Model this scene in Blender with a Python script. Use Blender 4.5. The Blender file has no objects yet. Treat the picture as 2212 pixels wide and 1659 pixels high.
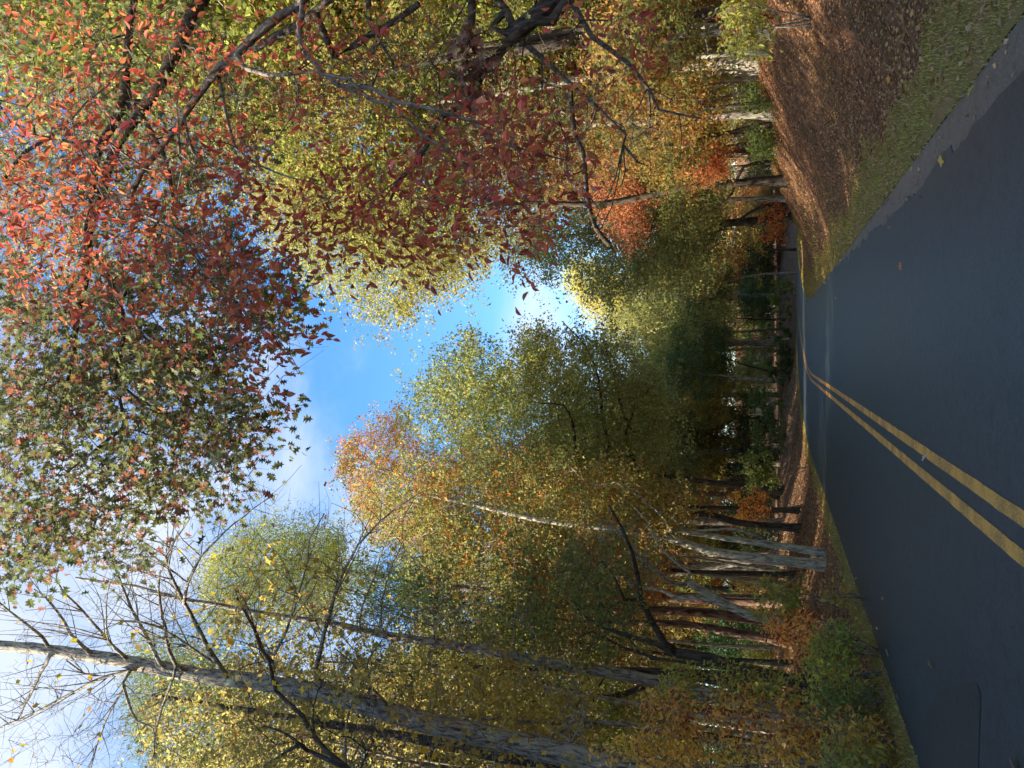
import bpy, math, random
import numpy as np
from mathutils import Matrix, Vector

RNG = np.random.default_rng(7)
random.seed(7)
C = bpy.context.scene.collection
SC = bpy.context.scene

# ------------------------------------------------------------------ camera
FPX = 1661.0            # focal length in units of the 2212 x 1659 photograph
PITCH = math.radians(18.8)
YAW = math.radians(2.5)
CAMH = 1.5
F0 = np.array([-math.sin(YAW), math.cos(YAW), 0.0])
RV = np.array([math.cos(YAW), math.sin(YAW), 0.0])
ZV = np.array([0.0, 0.0, 1.0])
FV = F0 * math.cos(PITCH) + ZV * math.sin(PITCH)
UV = -F0 * math.sin(PITCH) + ZV * math.cos(PITCH)
CAM = np.array([0.0, 0.0, CAMH])

cd = bpy.data.cameras.new('camera')
cam = bpy.data.objects.new('camera', cd)
C.objects.link(cam)
xa, ya, za = -UV, RV, -FV       # the phone was held on its side: image left is world up
cam.matrix_world = Matrix(((xa[0], ya[0], za[0], 0), (xa[1], ya[1], za[1], 0), (xa[2], ya[2], za[2], CAMH), (0, 0, 0, 1)))
cd.sensor_fit = 'HORIZONTAL'
cd.sensor_width = 36.0
cd.lens = 36.0 * FPX / 2212.0
cd.clip_start = 0.05
cd.clip_end = 6000
SC.camera = cam

# ------------------------------------------------------------------ light
SUN_EL = math.radians(38)
SUN_DIR = np.array([-0.90, -0.43, 0.0])        # horizontal direction towards the sun: left, a little behind the camera
SUN_DIR /= np.linalg.norm(SUN_DIR)
sd = np.array([SUN_DIR[0] * math.cos(SUN_EL), SUN_DIR[1] * math.cos(SUN_EL), math.sin(SUN_EL)])
sl = bpy.data.lights.new('sun', 'SUN')
sl.energy = 5.0
sl.angle = math.radians(0.5)
sl.color = (1.0, 0.90, 0.72)
sun = bpy.data.objects.new('sun', sl)
C.objects.link(sun)
sun.rotation_euler = Vector(sd).to_track_quat('Z', 'Y').to_euler()

world = bpy.data.worlds.new('World')
SC.world = world
world.use_nodes = True
wn, wl = world.node_tree.nodes, world.node_tree.links
wn.clear()
out = wn.new('ShaderNodeOutputWorld')
bg = wn.new('ShaderNodeBackground'); bg.inputs[1].default_value = 0.135
sky = wn.new('ShaderNodeTexSky'); sky.sky_type = 'NISHITA'; sky.sun_disc = False
sky.sun_elevation = SUN_EL
sky.sun_rotation = math.atan2(SUN_DIR[0], SUN_DIR[1])
sky.air_density = 1.0; sky.dust_density = 0.6; sky.ozone_density = 1.6
sh = wn.new('ShaderNodeHueSaturation'); sh.inputs['Saturation'].default_value = 1.3; sh.inputs['Hue'].default_value = .5; wl.new(sky.outputs[0], sh.inputs['Color'])
wl.new(sh.outputs[0], bg.inputs[0])
# thin clouds: white vapour mixed over the sky by a noise on the view direction
tc = wn.new('ShaderNodeTexCoord')
mp = wn.new('ShaderNodeMapping'); mp.inputs['Scale'].default_value = (1.5, 1.5, 3.0); mp.inputs['Location'].default_value = (0.35, 0.2, 0.1)
wl.new(tc.outputs['Generated'], mp.inputs[0])
nz = wn.new('ShaderNodeTexNoise'); nz.inputs['Scale'].default_value = 2.4; nz.inputs['Detail'].default_value = 7; nz.inputs['Roughness'].default_value = 0.55
nz.inputs['Distortion'].default_value = 0.3
wl.new(mp.outputs[0], nz.inputs[0])
# cloud bank lies to the upper left, with open blue ahead
dt = wn.new('ShaderNodeVectorMath'); dt.operation = 'DOT_PRODUCT'
v = Vector((-0.45, 0.48, 0.75)).normalized(); dt.inputs[1].default_value = v
wl.new(tc.outputs['Generated'], dt.inputs[0])
ma = wn.new('ShaderNodeMath'); ma.operation = 'MULTIPLY_ADD'; ma.inputs[1].default_value = 1.7; ma.inputs[2].default_value = -1.42
wl.new(dt.outputs['Value'], ma.inputs[0])
# and a low one ahead, over the end of the road
dt2 = wn.new('ShaderNodeVectorMath'); dt2.operation = 'DOT_PRODUCT'
dt2.inputs[1].default_value = Vector((0.04, 0.97, 0.235)).normalized()
wl.new(tc.outputs['Generated'], dt2.inputs[0])
mb = wn.new('ShaderNodeMapRange'); mb.inputs[1].default_value = 0.985; mb.inputs[2].default_value = 1.0; mb.inputs[3].default_value = 0; mb.inputs[4].default_value = 0.42
wl.new(dt2.outputs['Value'], mb.inputs[0])
ad = wn.new('ShaderNodeMath'); ad.operation = 'ADD'; wl.new(ma.outputs[0], ad.inputs[0]); wl.new(mb.outputs[0], ad.inputs[1])
ad2 = wn.new('ShaderNodeMath'); ad2.operation = 'ADD'; wl.new(ad.outputs[0], ad2.inputs[0]); wl.new(nz.outputs['Fac'], ad2.inputs[1])
mr = wn.new('ShaderNodeMapRange'); mr.interpolation_type = 'SMOOTHSTEP'
mr.inputs[1].default_value = 0.42; mr.inputs[2].default_value = 0.80; mr.inputs[3].default_value = 0.0; mr.inputs[4].default_value = 0.72
wl.new(ad2.outputs[0], mr.inputs[0])
bg2 = wn.new('ShaderNodeBackground'); bg2.inputs[0].default_value = (0.93, 0.96, 1.0, 1); bg2.inputs[1].default_value = 0.40
mx = wn.new('ShaderNodeMixShader')
wl.new(mr.outputs[0], mx.inputs[0]); wl.new(bg.outputs[0], mx.inputs[1]); wl.new(bg2.outputs[0], mx.inputs[2])
wl.new(mx.outputs[0], out.inputs[0])

SC.view_settings.view_transform = 'Standard'
SC.view_settings.look = 'None'
SC.view_settings.gamma = 1.0
SC.view_settings.use_curve_mapping = False
SC.view_settings.exposure = 1.6
SC.cycles.max_bounces = 8
SC.cycles.transmission_bounces = 6
SC.cycles.diffuse_bounces = 4
SC.cycles.glossy_bounces = 2

# ------------------------------------------------------------------ measuring helpers
def ray(X, Y):
    return FV + RV * ((1659 - Y) - 829.5) / FPX + UV * (1106.0 - X) / FPX

def py(X, Y, y):
    """the point at distance y down the road seen at photo position X, Y"""
    d = ray(X, Y)
    return CAM + d * (y / d[1])

def proj(p):
    q = np.atleast_2d(p) - CAM
    w = q @ FV
    X = 1106 - (q @ UV) / w * FPX
    Y = 1659 - (829.5 + (q @ RV) / w * FPX)
    return X, Y, w

K = 0.36377
CROPS = {'A': (1591, 0), 'B': (1591, 493.7), 'D': (1591, 1055.5), 'E': (1097.2, 1055.5), 'G': (548.6, 1055.5), 'H': (0, 1055.5),
         'T': (0, 0), 'M': (548.6, 0), 'R': (1097.2, 0), 'U': (0, 493.7), 'V': (548.6, 493.7), 'W': (1097.2, 493.7)}
def cr(c, pts):
    o = CROPS[c]
    return [(o[0] + K * x, o[1] + K * y) for x, y in pts]

# road path: straight to t = 33, then an arc to the right
XC, T0, RAD, AMAX = -1.22, 33.0, 60.0, 1.3
HW = 3.33
def path_ts(x, y):
    x = np.asarray(x, float); y = np.asarray(y, float)
    cx, cy = XC + RAD, T0
    s = x - XC; t = y.copy()
    a = np.arctan2(y - cy, cx - x)
    arc = (y > T0) & (a <= AMAX) & (a >= 0)
    d = np.hypot(x - cx, y - cy)
    s = np.where(arc, RAD - d, s); t = np.where(arc, T0 + RAD * a, t)
    ex, ey = cx - RAD * math.cos(AMAX), cy + RAD * math.sin(AMAX)
    dx, dy = math.sin(AMAX), math.cos(AMAX)
    far = (y > T0) & ((a > AMAX) | (a < 0))
    t2 = T0 + RAD * AMAX + (x - ex) * dx + (y - ey) * dy
    s2 = (x - ex) * dy - (y - ey) * dx
    return np.where(far, t2, t), np.where(far, s2, s)

def path_xy(t, s):
    t = np.asarray(t, float); s = np.asarray(s, float)
    cx, cy = XC + RAD, T0
    a = np.clip((t - T0) / RAD, 0, AMAX)
    x = cx - (RAD - s) * np.cos(a); y = cy + (RAD - s) * np.sin(a)
    x = np.where(t < T0, XC + s, x); y = np.where(t < T0, t, y)
    e = np.maximum(t - (T0 + RAD * AMAX), 0)
    return x + e * math.sin(AMAX), y + e * math.cos(AMAX)

def sst(v):
    v = np.clip(v, 0, 1); return v * v * (3 - 2 * v)

def height_ts(t, s, x, y):
    dip = -0.55 * sst((t - 48) / 45)
    er = np.maximum(s - HW, 0); el = np.maximum(-s - HW, 0)
    HR = np.interp(t, [0, 12, 18, 24, 30, 34, 37, 40, 44, 60, 110], [2.1, 2.1, 2.05, 1.9, 1.75, 1.4, .8, .3, .12, 0.15, 1.0])
    HL = np.interp(t, [0, 12, 20, 32, 60, 110], [0.65, 0.8, 1.05, 1.25, 0.9, 2.5])
    z = HR * sst((er - 0.5) / 5.6) + HL * sst((el - 0.5) / 6.0) + 0.03 * sst(er / .3) + 0.03 * sst(el / .3)
    far = np.maximum(er, el)
    bump = 0.05 * np.sin(x * 1.3 + 1.7 * np.sin(y * .7)) + 0.05 * np.sin(y * 1.1 + 2 * np.sin(x * .6)) + 0.02 * np.sin(x * 4.1 + y * 3.3)
    z = z + bump * sst((far - 1.2) / 2.5) + 8.0 * sst((far - 22) / 80)
    return z + dip

def hgt(x, y):
    t, s = path_ts(x, y)
    return height_ts(t, s, np.asarray(x, float), np.asarray(y, float))

# ------------------------------------------------------------------ mesh building
class Geo:
    def __init__(self):
        self.V = []; self.F = []; self.A = []; self.n = 0
    def add(self, V, F, a=None):
        """V (n,3); F (m,k) indices; a (m,2) random numbers per face"""
        F = np.asarray(F)
        self.V.append(np.asarray(V, float)); self.F.append(F + self.n)
        self.n += len(V)
        self.A.append(np.full((len(F), 2), 0.5) if a is None else a)
    def build(self, name, mat, parent=None, origin=None, smooth=False):
        me = bpy.data.meshes.new(name)
        V = np.concatenate(self.V) if self.V else np.zeros((0, 3))
        if origin is not None: V = V - np.asarray(origin)
        me.vertices.add(len(V)); me.vertices.foreach_set('co', V.astype(np.float32).ravel())
        loops = np.concatenate([f.ravel() for f in self.F])
        tot = np.concatenate([np.full(len(f), f.shape[1]) for f in self.F])
        st = np.concatenate([[0], np.cumsum(tot)[:-1]])
        me.loops.add(len(loops)); me.loops.foreach_set('vertex_index', loops.astype(np.int32))
        me.polygons.add(len(tot)); me.polygons.foreach_set('loop_start', st.astype(np.int32)); me.polygons.foreach_set('loop_total', tot.astype(np.int32))
        me.polygons.foreach_set('use_smooth', np.full(len(tot), bool(smooth)))
        A = np.concatenate(self.A)
        for i, nm in enumerate(('rnd', 'clump')):
            at = me.attributes.new(nm, 'FLOAT', 'FACE'); at.data.foreach_set('value', A[:, i].astype(np.float32))
        me.update(calc_edges=True)
        me.materials.append(mat)
        ob = bpy.data.objects.new(name, me); C.objects.link(ob)
        if parent is not None: ob.parent = parent
        return ob

def tube(g, P, r, ns=6, wob=0.0, rng=RNG):
    P = np.asarray(P, float); r = np.asarray(r, float); n = len(P)
    T = np.gradient(P, axis=0); T /= np.linalg.norm(T, axis=1)[:, None] + 1e-9
    ref = np.array([0, 0, 1.0]) if abs(T[0][2]) < 0.8 else np.array([1.0, 0, 0])
    N = np.cross(T, ref); N /= np.linalg.norm(N, axis=1)[:, None] + 1e-9
    B = np.cross(T, N)
    a = np.linspace(0, 2 * math.pi, ns, endpoint=False)
    rr = r[:, None] * (1 + wob * rng.standard_normal((n, ns)))
    V = P[:, None, :] + rr[..., None] * (np.cos(a)[None, :, None] * N[:, None, :] + np.sin(a)[None, :, None] * B[:, None, :])
    i = np.arange(n - 1)[:, None] * ns; j = np.arange(ns)[None, :]; j2 = (j + 1) % ns
    F = np.stack([i + j, i + j2, i + ns + j2, i + ns + j], -1).reshape(-1, 4)
    g.add(V.reshape(-1, 3), F)

def smooth_path(pts, seg):
    """Catmull-Rom resampling of a hand laid path"""
    P = np.asarray(pts, float)
    if len(P) == 2: 
        k = max(2, int(np.linalg.norm(P[1] - P[0]) / seg) + 1)
        return P[0] + (P[1] - P[0]) * np.linspace(0, 1, k)[:, None]
    Q = np.vstack([2 * P[0] - P[1], P, 2 * P[-1] - P[-2]])
    outp = []
    for i in range(1, len(Q) - 2):
        p0, p1, p2, p3 = Q[i - 1], Q[i], Q[i + 1], Q[i + 2]
        k = max(1, int(round(np.linalg.norm(p2 - p1) / seg)))
        for q in range(k):
            u = q / k
            outp.append(.5 * ((2 * p1) + (-p0 + p2) * u + (2 * p0 - 5 * p1 + 4 * p2 - p3) * u * u + (-p0 + 3 * p1 - 3 * p2 + p3) * u ** 3))
    outp.append(P[-1])
    return np.array(outp)

def rand_rot(n, rng):
    q = rng.standard_normal((n, 4)); q /= np.linalg.norm(q, axis=1)[:, None]
    w, x, y, z = q.T
    return np.stack([np.stack([1 - 2 * (y * y + z * z), 2 * (x * y - z * w), 2 * (x * z + y * w)], -1),
                     np.stack([2 * (x * y + z * w), 1 - 2 * (x * x + z * z), 2 * (y * z - x * w)], -1),
                     np.stack([2 * (x * z - y * w), 2 * (y * z + x * w), 1 - 2 * (x * x + y * y)], -1)], 1)

def dir_rot(D, rng):
    """matrices whose x axis follows D, rolled at random but mostly with the face up"""
    D = D / (np.linalg.norm(D, axis=1)[:, None] + 1e-9)
    up = np.array([0, 0, 1.0]) + 0.55 * rng.standard_normal(D.shape)
    Yv = np.cross(up, D); Yv /= np.linalg.norm(Yv, axis=1)[:, None] + 1e-9
    Zv = np.cross(D, Yv)
    return np.stack([D, Yv, Zv], -1)

# leaf shapes, 1 long, stalk at the origin, along +x
T_QUAD = (np.array([[0, 0, 0], [.45, .32, .10], [1, 0, -.05], [.5, -.32, .08]]), [np.array([[0, 1, 2, 3]])])
T_TRI = (np.array([[0, .05, 0], [.62, .40, .08], [.95, -.22, -.04]]), [np.array([[0, 1, 2]])])
T_NEEDLE = (np.array([[0, .0, 0], [.5, .09, .05], [1, 0, 0], [.5, -.09, 0]]), [np.array([[0, 1, 2, 3]])])
_mid = [[0, 0, 0], [1.0, 0, -.24]]
T_OVAL = (np.array(_mid + [[.18, .15, .07], [.45, .24, .10], [.75, .18, -.02], [.18, -.15, .07], [.45, -.24, .10], [.75, -.18, -.02]]),
          [np.array([[0, 1, 4, 3, 2], [0, 5, 6, 7, 1]])])
def _oak():
    pts = [(0, 0), (.12, .05), (.12, .32), (.33, .12), (.42, .47), (.60, .13), (.78, .32), (.80, .08), (1.0, 0)]
    low = [(x, -y) for x, y in pts[1:-1]][::-1]
    V = [[x, y, .30 * abs(y) - .22 * x * x] for x, y in pts + low]
    return (np.array(V), [np.arange(len(V))[None, :]])
T_OAK = _oak()
def _tulip():
    pts = [(0, 0), (.02, .12), (.10, .42), (.42, .34), (.55, .30), (.95, .42), (.82, .10), (.80, 0)]
    low = [(x, -y) for x, y in pts[1:-1]][::-1]
    V = [[x, y, .1 * abs(y) - .1 * x * x] for x, y in pts + low]
    return (np.array(V), [np.arange(len(V))[None, :]])
T_TULIP = _tulip()

def leaves(g, tmpl, P, size, rng, D=None, clump=None, rnd=None):
    n = len(P)
    if n == 0: return
    V, Fs = tmpl
    R = rand_rot(n, rng) if D is None else dir_rot(D, rng)
    W = np.einsum('nij,kj->nki', R, V) * np.asarray(size).reshape(-1, 1, 1) + P[:, None, :]
    rnd = rng.random(n) if rnd is None else rnd
    clump = np.full(n, .5) if clump is None else clump
    base = 0
    k = len(V)
    for i, F in enumerate(Fs):
        f = (np.arange(n)[:, None, None] * k + F[None]).reshape(-1, F.shape[1])
        a = np.repeat(np.stack([rnd, clump], -1), len(F), axis=0)
        g.F.append(f + g.n); g.A.append(a)
    g.V.append(W.reshape(-1, 3)); g.n += n * k

def one_leaf_mesh(name, tmpl, mat):
    g = Geo(); g.add(tmpl[0], tmpl[1][0]); 
    ob = g.build(name, mat); me = ob.data
    bpy.data.objects.remove(ob)
    return me

# ------------------------------------------------------------------ materials
def new_mat(name):
    m = bpy.data.materials.new(name); m.use_nodes = True
    n, l = m.node_tree.nodes, m.node_tree.links
    n.clear()
    o = n.new('ShaderNodeOutputMaterial')
    return m, n, l, o

def nd(n, typ, **kw):
    x = n.new(typ)
    for k, v in kw.items():
        if k.startswith('i_'): x.inputs[k[2:].replace('_', ' ')].default_value = v
        else: setattr(x, k, v)
    return x

def leaf_material(name, turned=(0.30, 0.075, 0.012), trans=0.55, hue=.035, sat=1.0, single=False, spec=0.3):
    """colour from the object, jittered leaf by leaf and clump by clump; a share (the object colour's alpha) has turned"""
    m, n, l, o = new_mat(name)
    oi = nd(n, 'ShaderNodeObjectInfo')
    a = nd(n, 'ShaderNodeAttribute', attribute_name='rnd'); b = nd(n, 'ShaderNodeAttribute', attribute_name='clump')
    rn = oi.outputs['Random'] if single else a.outputs['Fac']
    # second random number from the first
    m1 = nd(n, 'ShaderNodeMath', operation='MULTIPLY'); m1.inputs[1].default_value = 37.31; l.new(rn, m1.inputs[0])
    m2 = nd(n, 'ShaderNodeMath', operation='FRACT'); l.new(m1.outputs[0], m2.inputs[0])
    # turned mask: 0.55*clump + 0.45*rnd2 < alpha
    c1 = nd(n, 'ShaderNodeMath', operation='MULTIPLY'); c1.inputs[1].default_value = .6; l.new(b.outputs['Fac'], c1.inputs[0])
    c2 = nd(n, 'ShaderNodeMath', operation='MULTIPLY_ADD'); c2.inputs[1].default_value = .4; l.new(m2.outputs[0], c2.inputs[0]); l.new(c1.outputs[0], c2.inputs[2])
    c3 = nd(n, 'ShaderNodeMath', operation='LESS_THAN'); l.new(c2.outputs[0], c3.inputs[0]); l.new(oi.outputs['Alpha'], c3.inputs[1])
    mix = nd(n, 'ShaderNodeMix', data_type='RGBA'); l.new(c3.outputs[0], mix.inputs[0]); l.new(oi.outputs['Color'], mix.inputs[6])
    mix.inputs[7].default_value = (*turned, 1)
    h = nd(n, 'ShaderNodeHueSaturation'); l.new(mix.outputs[2], h.inputs['Color'])
    h1 = nd(n, 'ShaderNodeMapRange'); h1.inputs[3].default_value = .5 - hue * .35; h1.inputs[4].default_value = .5 + hue; l.new(b.outputs['Fac'] if not single else rn, h1.inputs[0])
    l.new(h1.outputs[0], h.inputs['Hue'])
    v1 = nd(n, 'ShaderNodeMapRange'); v1.inputs[3].default_value = .75; v1.inputs[4].default_value = 1.75; l.new(m2.outputs[0], v1.inputs[0])
    l.new(v1.outputs[0], h.inputs['Value'])
    h.inputs['Saturation'].default_value = sat
    # mottling across the leaf
    geo = nd(n, 'ShaderNodeNewGeometry')
    nz = nd(n, 'ShaderNodeTexNoise'); nz.inputs['Scale'].default_value = 14; nz.inputs['Detail'].default_value = 2; l.new(geo.outputs['Position'], nz.inputs['Vector'])
    mm = nd(n, 'ShaderNodeMapRange'); mm.inputs[3].default_value = .7; mm.inputs[4].default_value = 1.3; l.new(nz.outputs['Fac'], mm.inputs[0])
    mu = nd(n, 'ShaderNodeMix', data_type='RGBA', blend_type='MULTIPLY'); mu.inputs[0].default_value = 1
    l.new(h.outputs[0], mu.inputs[6]); l.new(mm.outputs[0], mu.inputs[7])
    p = nd(n, 'ShaderNodeBsdfPrincipled'); p.inputs['Roughness'].default_value = .55; p.inputs['Specular IOR Level'].default_value = spec
    l.new(mu.outputs[2], p.inputs['Base Color'])
    tr = nd(n, 'ShaderNodeBsdfTranslucent')
    ht = nd(n, 'ShaderNodeHueSaturation'); ht.inputs['Saturation'].default_value = 1.0; ht.inputs['Value'].default_value = 1.5
    l.new(mu.outputs[2], ht.inputs['Color']); l.new(ht.outputs[0], tr.inputs['Color'])
    ms = nd(n, 'ShaderNodeMixShader'); ms.inputs[0].default_value = trans
    l.new(p.outputs[0], ms.inputs[1]); l.new(tr.outputs[0], ms.inputs[2]); l.new(ms.outputs[0], o.inputs[0])
    return m

def bark_material(name, dark, light, lichen=(0.22, 0.26, 0.15), lich=0.45, scale=6.0, rough=0.9, bump=0.6):
    m, n, l, o = new_mat(name)
    t = nd(n, 'ShaderNodeTexCoord')
    geo = nd(n, 'ShaderNodeNewGeometry')
    mp = nd(n, 'ShaderNodeMapping'); mp.inputs['Scale'].default_value = (scale, scale, scale * .22); l.new(geo.outputs['Position'], mp.inputs[0])
    n1 = nd(n, 'ShaderNodeTexNoise'); n1.inputs['Scale'].default_value = 3.0; n1.inputs['Detail'].default_value = 6; n1.inputs['Distortion'].default_value = .6; l.new(mp.outputs[0], n1.inputs['Vector'])
    r = nd(n, 'ShaderNodeValToRGB'); r.color_ramp.elements[0].position = .36; r.color_ramp.elements[1].position = .60
    r.color_ramp.elements[0].color = (*dark, 1); r.color_ramp.elements[1].color = (*light, 1); l.new(n1.outputs['Fac'], r.inputs[0])
    n2 = nd(n, 'ShaderNodeTexNoise'); n2.inputs['Scale'].default_value = 2.6; n2.inputs['Detail'].default_value = 8; n2.inputs['Roughness'].default_value = .7; l.new(geo.outputs['Position'], n2.inputs['Vector'])
    r2 = nd(n, 'ShaderNodeMapRange'); r2.inputs[1].default_value = 1 - lich - .02; r2.inputs[2].default_value = 1 - lich + .06; l.new(n2.outputs['Fac'], r2.inputs[0])
    mx = nd(n, 'ShaderNodeMix', data_type='RGBA'); l.new(r2.outputs[0], mx.inputs[0]); l.new(r.outputs[0], mx.inputs[6]); mx.inputs[7].default_value = (*lichen, 1)
    p = nd(n, 'ShaderNodeBsdfPrincipled'); p.inputs['Roughness'].default_value = rough; p.inputs['Specular IOR Level'].default_value = .2
    l.new(mx.outputs[2], p.inputs['Base Color'])
    b = nd(n, 'ShaderNodeBump'); b.inputs['Strength'].default_value = bump; b.inputs['Distance'].default_value = .03; l.new(n1.outputs['Fac'], b.inputs['Height'])
    l.new(b.outputs[0], p.inputs['Normal']); l.new(p.outputs[0], o.inputs[0])
    return m

LEAF = leaf_material('leaf_mixed', sat=.93)
LEAF_RED = leaf_material('leaf_red', turned=(0.36, 0.08, 0.05), trans=.45, hue=.03)
LEAF_RED1 = leaf_material('leaf_red_single', turned=(0.25, 0.06, 0.035), trans=.4, hue=.03, single=True)
LEAF_OAK = leaf_material('leaf_oak', turned=(0.25, 0.09, 0.04), trans=.4, hue=.03, sat=.9)
LEAF_OAK1 = leaf_material('leaf_oak_single', turned=(0.17, 0.062, 0.022), trans=.35, hue=.03, single=True)
LEAF_GOLD1 = leaf_material('leaf_gold_single', turned=(0.22, 0.09, 0.015), trans=.4, hue=.02, single=True)
NEEDLE = leaf_material('pine_needle', trans=.25, hue=.03)
LITTER_LEAF = leaf_material('dry_leaf', turned=(0.36, 0.22, 0.09), trans=.12, hue=.03, sat=.9)
BARK_DARK = bark_material('bark_dark', (0.028, 0.022, 0.017), (0.10, 0.082, 0.064), lich=.32)
BARK_GREY = bark_material('bark_grey', (0.075, 0.06, 0.045), (0.38, 0.33, 0.26), lichen=(.34, .36, .24), lich=.42, bump=1.0)
BARK_PALE = bark_material('bark_pale', (0.13, 0.11, 0.08), (0.52, 0.47, 0.37), lichen=(.30, .31, .20), lich=.43)
BARK_PINE = bark_material('bark_pine', (0.05, 0.028, 0.02), (0.21, 0.13, 0.095), lichen=(.12, .11, .09), lich=.3, scale=4)
BARK_TWIG = bark_material('bark_twig', (0.07, 0.06, 0.05), (0.24, 0.21, 0.175), lichen=(.22, .23, .17), lich=.4)

# ------------------------------------------------------------------ naming helpers
def tag(o, label, cat, group=None, kind=None):
    if label: o['label'] = label
    if cat: o['category'] = cat
    if group: o['group'] = group
    if kind: o['kind'] = kind
    return o

def thing(name, label, cat, loc=(0, 0, 0), group=None):
    o = bpy.data.objects.new(name, None); C.objects.link(o)
    o.location = loc; o.empty_display_size = .3
    return tag(o, label, cat, group)

# ------------------------------------------------------------------ skeleton growth
class Skel:
    """hand laid limbs plus twigs grown towards points in the crown"""
    def __init__(self, rng, seg=0.4):
        self.rng = rng; self.seg = seg
        self.pos = np.zeros((0, 3)); self.par = []; self.hand = []; self.paths = []; self.w = []
    def _push(self, P, par, hand):
        i0 = len(self.par)
        self.pos = np.vstack([self.pos, P])
        for k in range(len(P)):
            self.par.append(par if k == 0 else i0 + k - 1)
            self.hand.append(None if hand is None else hand[k]); self.w.append(0)
        return list(range(i0, i0 + len(P)))
    def limb(self, pts, r0, r1, attach=True, jit=0.0):
        P = smooth_path(pts, self.seg)
        P = P + jit * self.rng.standard_normal(P.shape)
        par = -1
        if attach and len(self.par):
            par = int(np.argmin(np.linalg.norm(self.pos - P[0], axis=1)))
            if np.linalg.norm(self.pos[par] - P[0]) > .9: par = -1
        u = np.linspace(0, 1, len(P))
        r = r0 + (r1 - r0) * u ** .85
        if not len(self.par):
            dd = np.linalg.norm(P - P[0], axis=1); r = r * (1 + .45 * np.exp(-(dd / .35) ** 1.5))
            P = np.vstack([P[0] - [0, 0, .5], P]); r = np.r_[r[0] * 1.1, r]
        ids = self._push(P, par, r)
        self.paths.append(([par] if par >= 0 else []) + ids)
    def attach(self, A, zpen=0.8, wig=0.12, droop=0.0):
        rng = self.rng
        if not len(A): return []
        d0 = np.array([np.min(np.linalg.norm(self.pos - a, axis=1)) for a in A])
        tips = []
        for i in np.argsort(d0):
            a = A[i]
            dv = a - self.pos
            cost = np.linalg.norm(dv, axis=1) + zpen * np.maximum(0, -dv[:, 2])
            j = int(np.argmin(cost)); d = np.linalg.norm(a - self.pos[j])
            k = max(1, int(math.ceil(d / self.seg)))
            par = self.par[j]
            t0 = self.pos[j] - self.pos[par] if par >= 0 else np.array([0, 0, 1.0])
            t0 = t0 / (np.linalg.norm(t0) + 1e-9)
            c = self.pos[j] + t0 * d * .32 + (a - self.pos[j]) * .25 + np.array([0, 0, .08 * d])
            u = np.linspace(0, 1, k + 1)[1:, None]
            P = (1 - u) ** 2 * self.pos[j] + 2 * u * (1 - u) * c + u * u * a
            P = P + wig * self.seg * rng.standard_normal(P.shape); P[-1] = a
            P[:, 2] -= droop * (u[:, 0] ** 2) * d
            ids = self._push(P, j, None)
            self.paths.append([j] + ids); tips.append(ids[-1])
        return tips
    def radii(self, rtip=.008, power=.45):
        n = len(self.par); w = np.zeros(n)
        kids = np.zeros(n, int)
        for i in range(n - 1, -1, -1):
            if w[i] == 0: w[i] = 1
            if self.par[i] >= 0: w[self.par[i]] += w[i]
        # chains count their single child once
        child = [0] * n; cw = np.zeros(n)
        for i in range(n - 1, -1, -1):
            ww = 1 if child[i] == 0 else cw[i]
            cw[i] = ww
            if self.par[i] >= 0: child[self.par[i]] += 1; cw[self.par[i]] += ww
        r = rtip * cw ** power
        for i in range(n):
            if self.hand[i] is not None: r[i] = self.hand[i]
        for i in range(n):
            if self.hand[i] is None and self.par[i] >= 0: r[i] = min(r[i], r[self.par[i]] * .9)
        return r
    def tubes(self, g, rtip=.008, power=.45, wob=0.05, fat=(0.12, 0.03)):
        r = self.radii(rtip, power)
        for p in self.paths:
            P = self.pos[p]; rr = r[p].copy()
            if len(p) > 1 and self.hand[p[1]] is None: rr[0] = rr[1]
            elif len(p) > 1 and self.hand[p[0]] is not None: rr[0] = min(rr[0], rr[1] * 1.25)
            m = rr.max()
            ns = 12 if m > fat[0] else (6 if m > fat[1] else (4 if m > .012 else 3))
            rr[-1] *= .5 if self.hand[p[-1]] is None else 1
            tube(g, P, rr, ns, wob if ns > 4 else 0, self.rng)
        return r

def twigs(g, tips, rng, n=3, L=.35, r=.004, droop=.0, dirs=None):
    """short fine shoots round each tip; returns points along them and their directions"""
    ps, ds = [], []
    for a in tips:
        for _ in range(n):
            d = rng.standard_normal(3); d[2] = d[2] * .6 + .1
            d /= np.linalg.norm(d)
            k = L * rng.uniform(.5, 1.3)
            m = a + d * k * .5 + rng.standard_normal(3) * k * .08
            e = a + d * k + rng.standard_normal(3) * k * .15 - np.array([0, 0, droop * k])
            P = np.array([a, m, e]); tube(g, P, [r, r * .8, r * .4], 3)
            ps += [m, e]; ds += [d, d]
    return np.array(ps).reshape(-1, 3), np.array(ds).reshape(-1, 3)

def in_poly(x, y, poly):
    c = np.zeros(len(x), bool); j = len(poly) - 1
    for i in range(len(poly)):
        xi, yi = poly[i]; xj, yj = poly[j]
        cond = ((yi > y) != (yj > y)) & (x < (xj - xi) * (y - yi) / (yj - yi + 1e-9) + xi)
        c ^= cond; j = i
    return c

def inset(poly, k=.93):
    P = np.array(poly, float); c = P.mean(0); return [tuple(c + (q - c) * k) for q in P]

def fill_poly(poly, y0, y1, n, rng):
    """n crown points inside a photo outline between two distances"""
    P = np.array(poly); lo, hi = P.min(0), P.max(0)
    pts = []
    while len(pts) < n:
        q = lo + (hi - lo) * rng.random((n * 2, 2))
        q = q[in_poly(q[:, 0], q[:, 1], poly)]
        for X, Y in q:
            pts.append(py(X, Y, rng.uniform(y0, y1)))
            if len(pts) >= n: break
    return np.array(pts)

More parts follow.
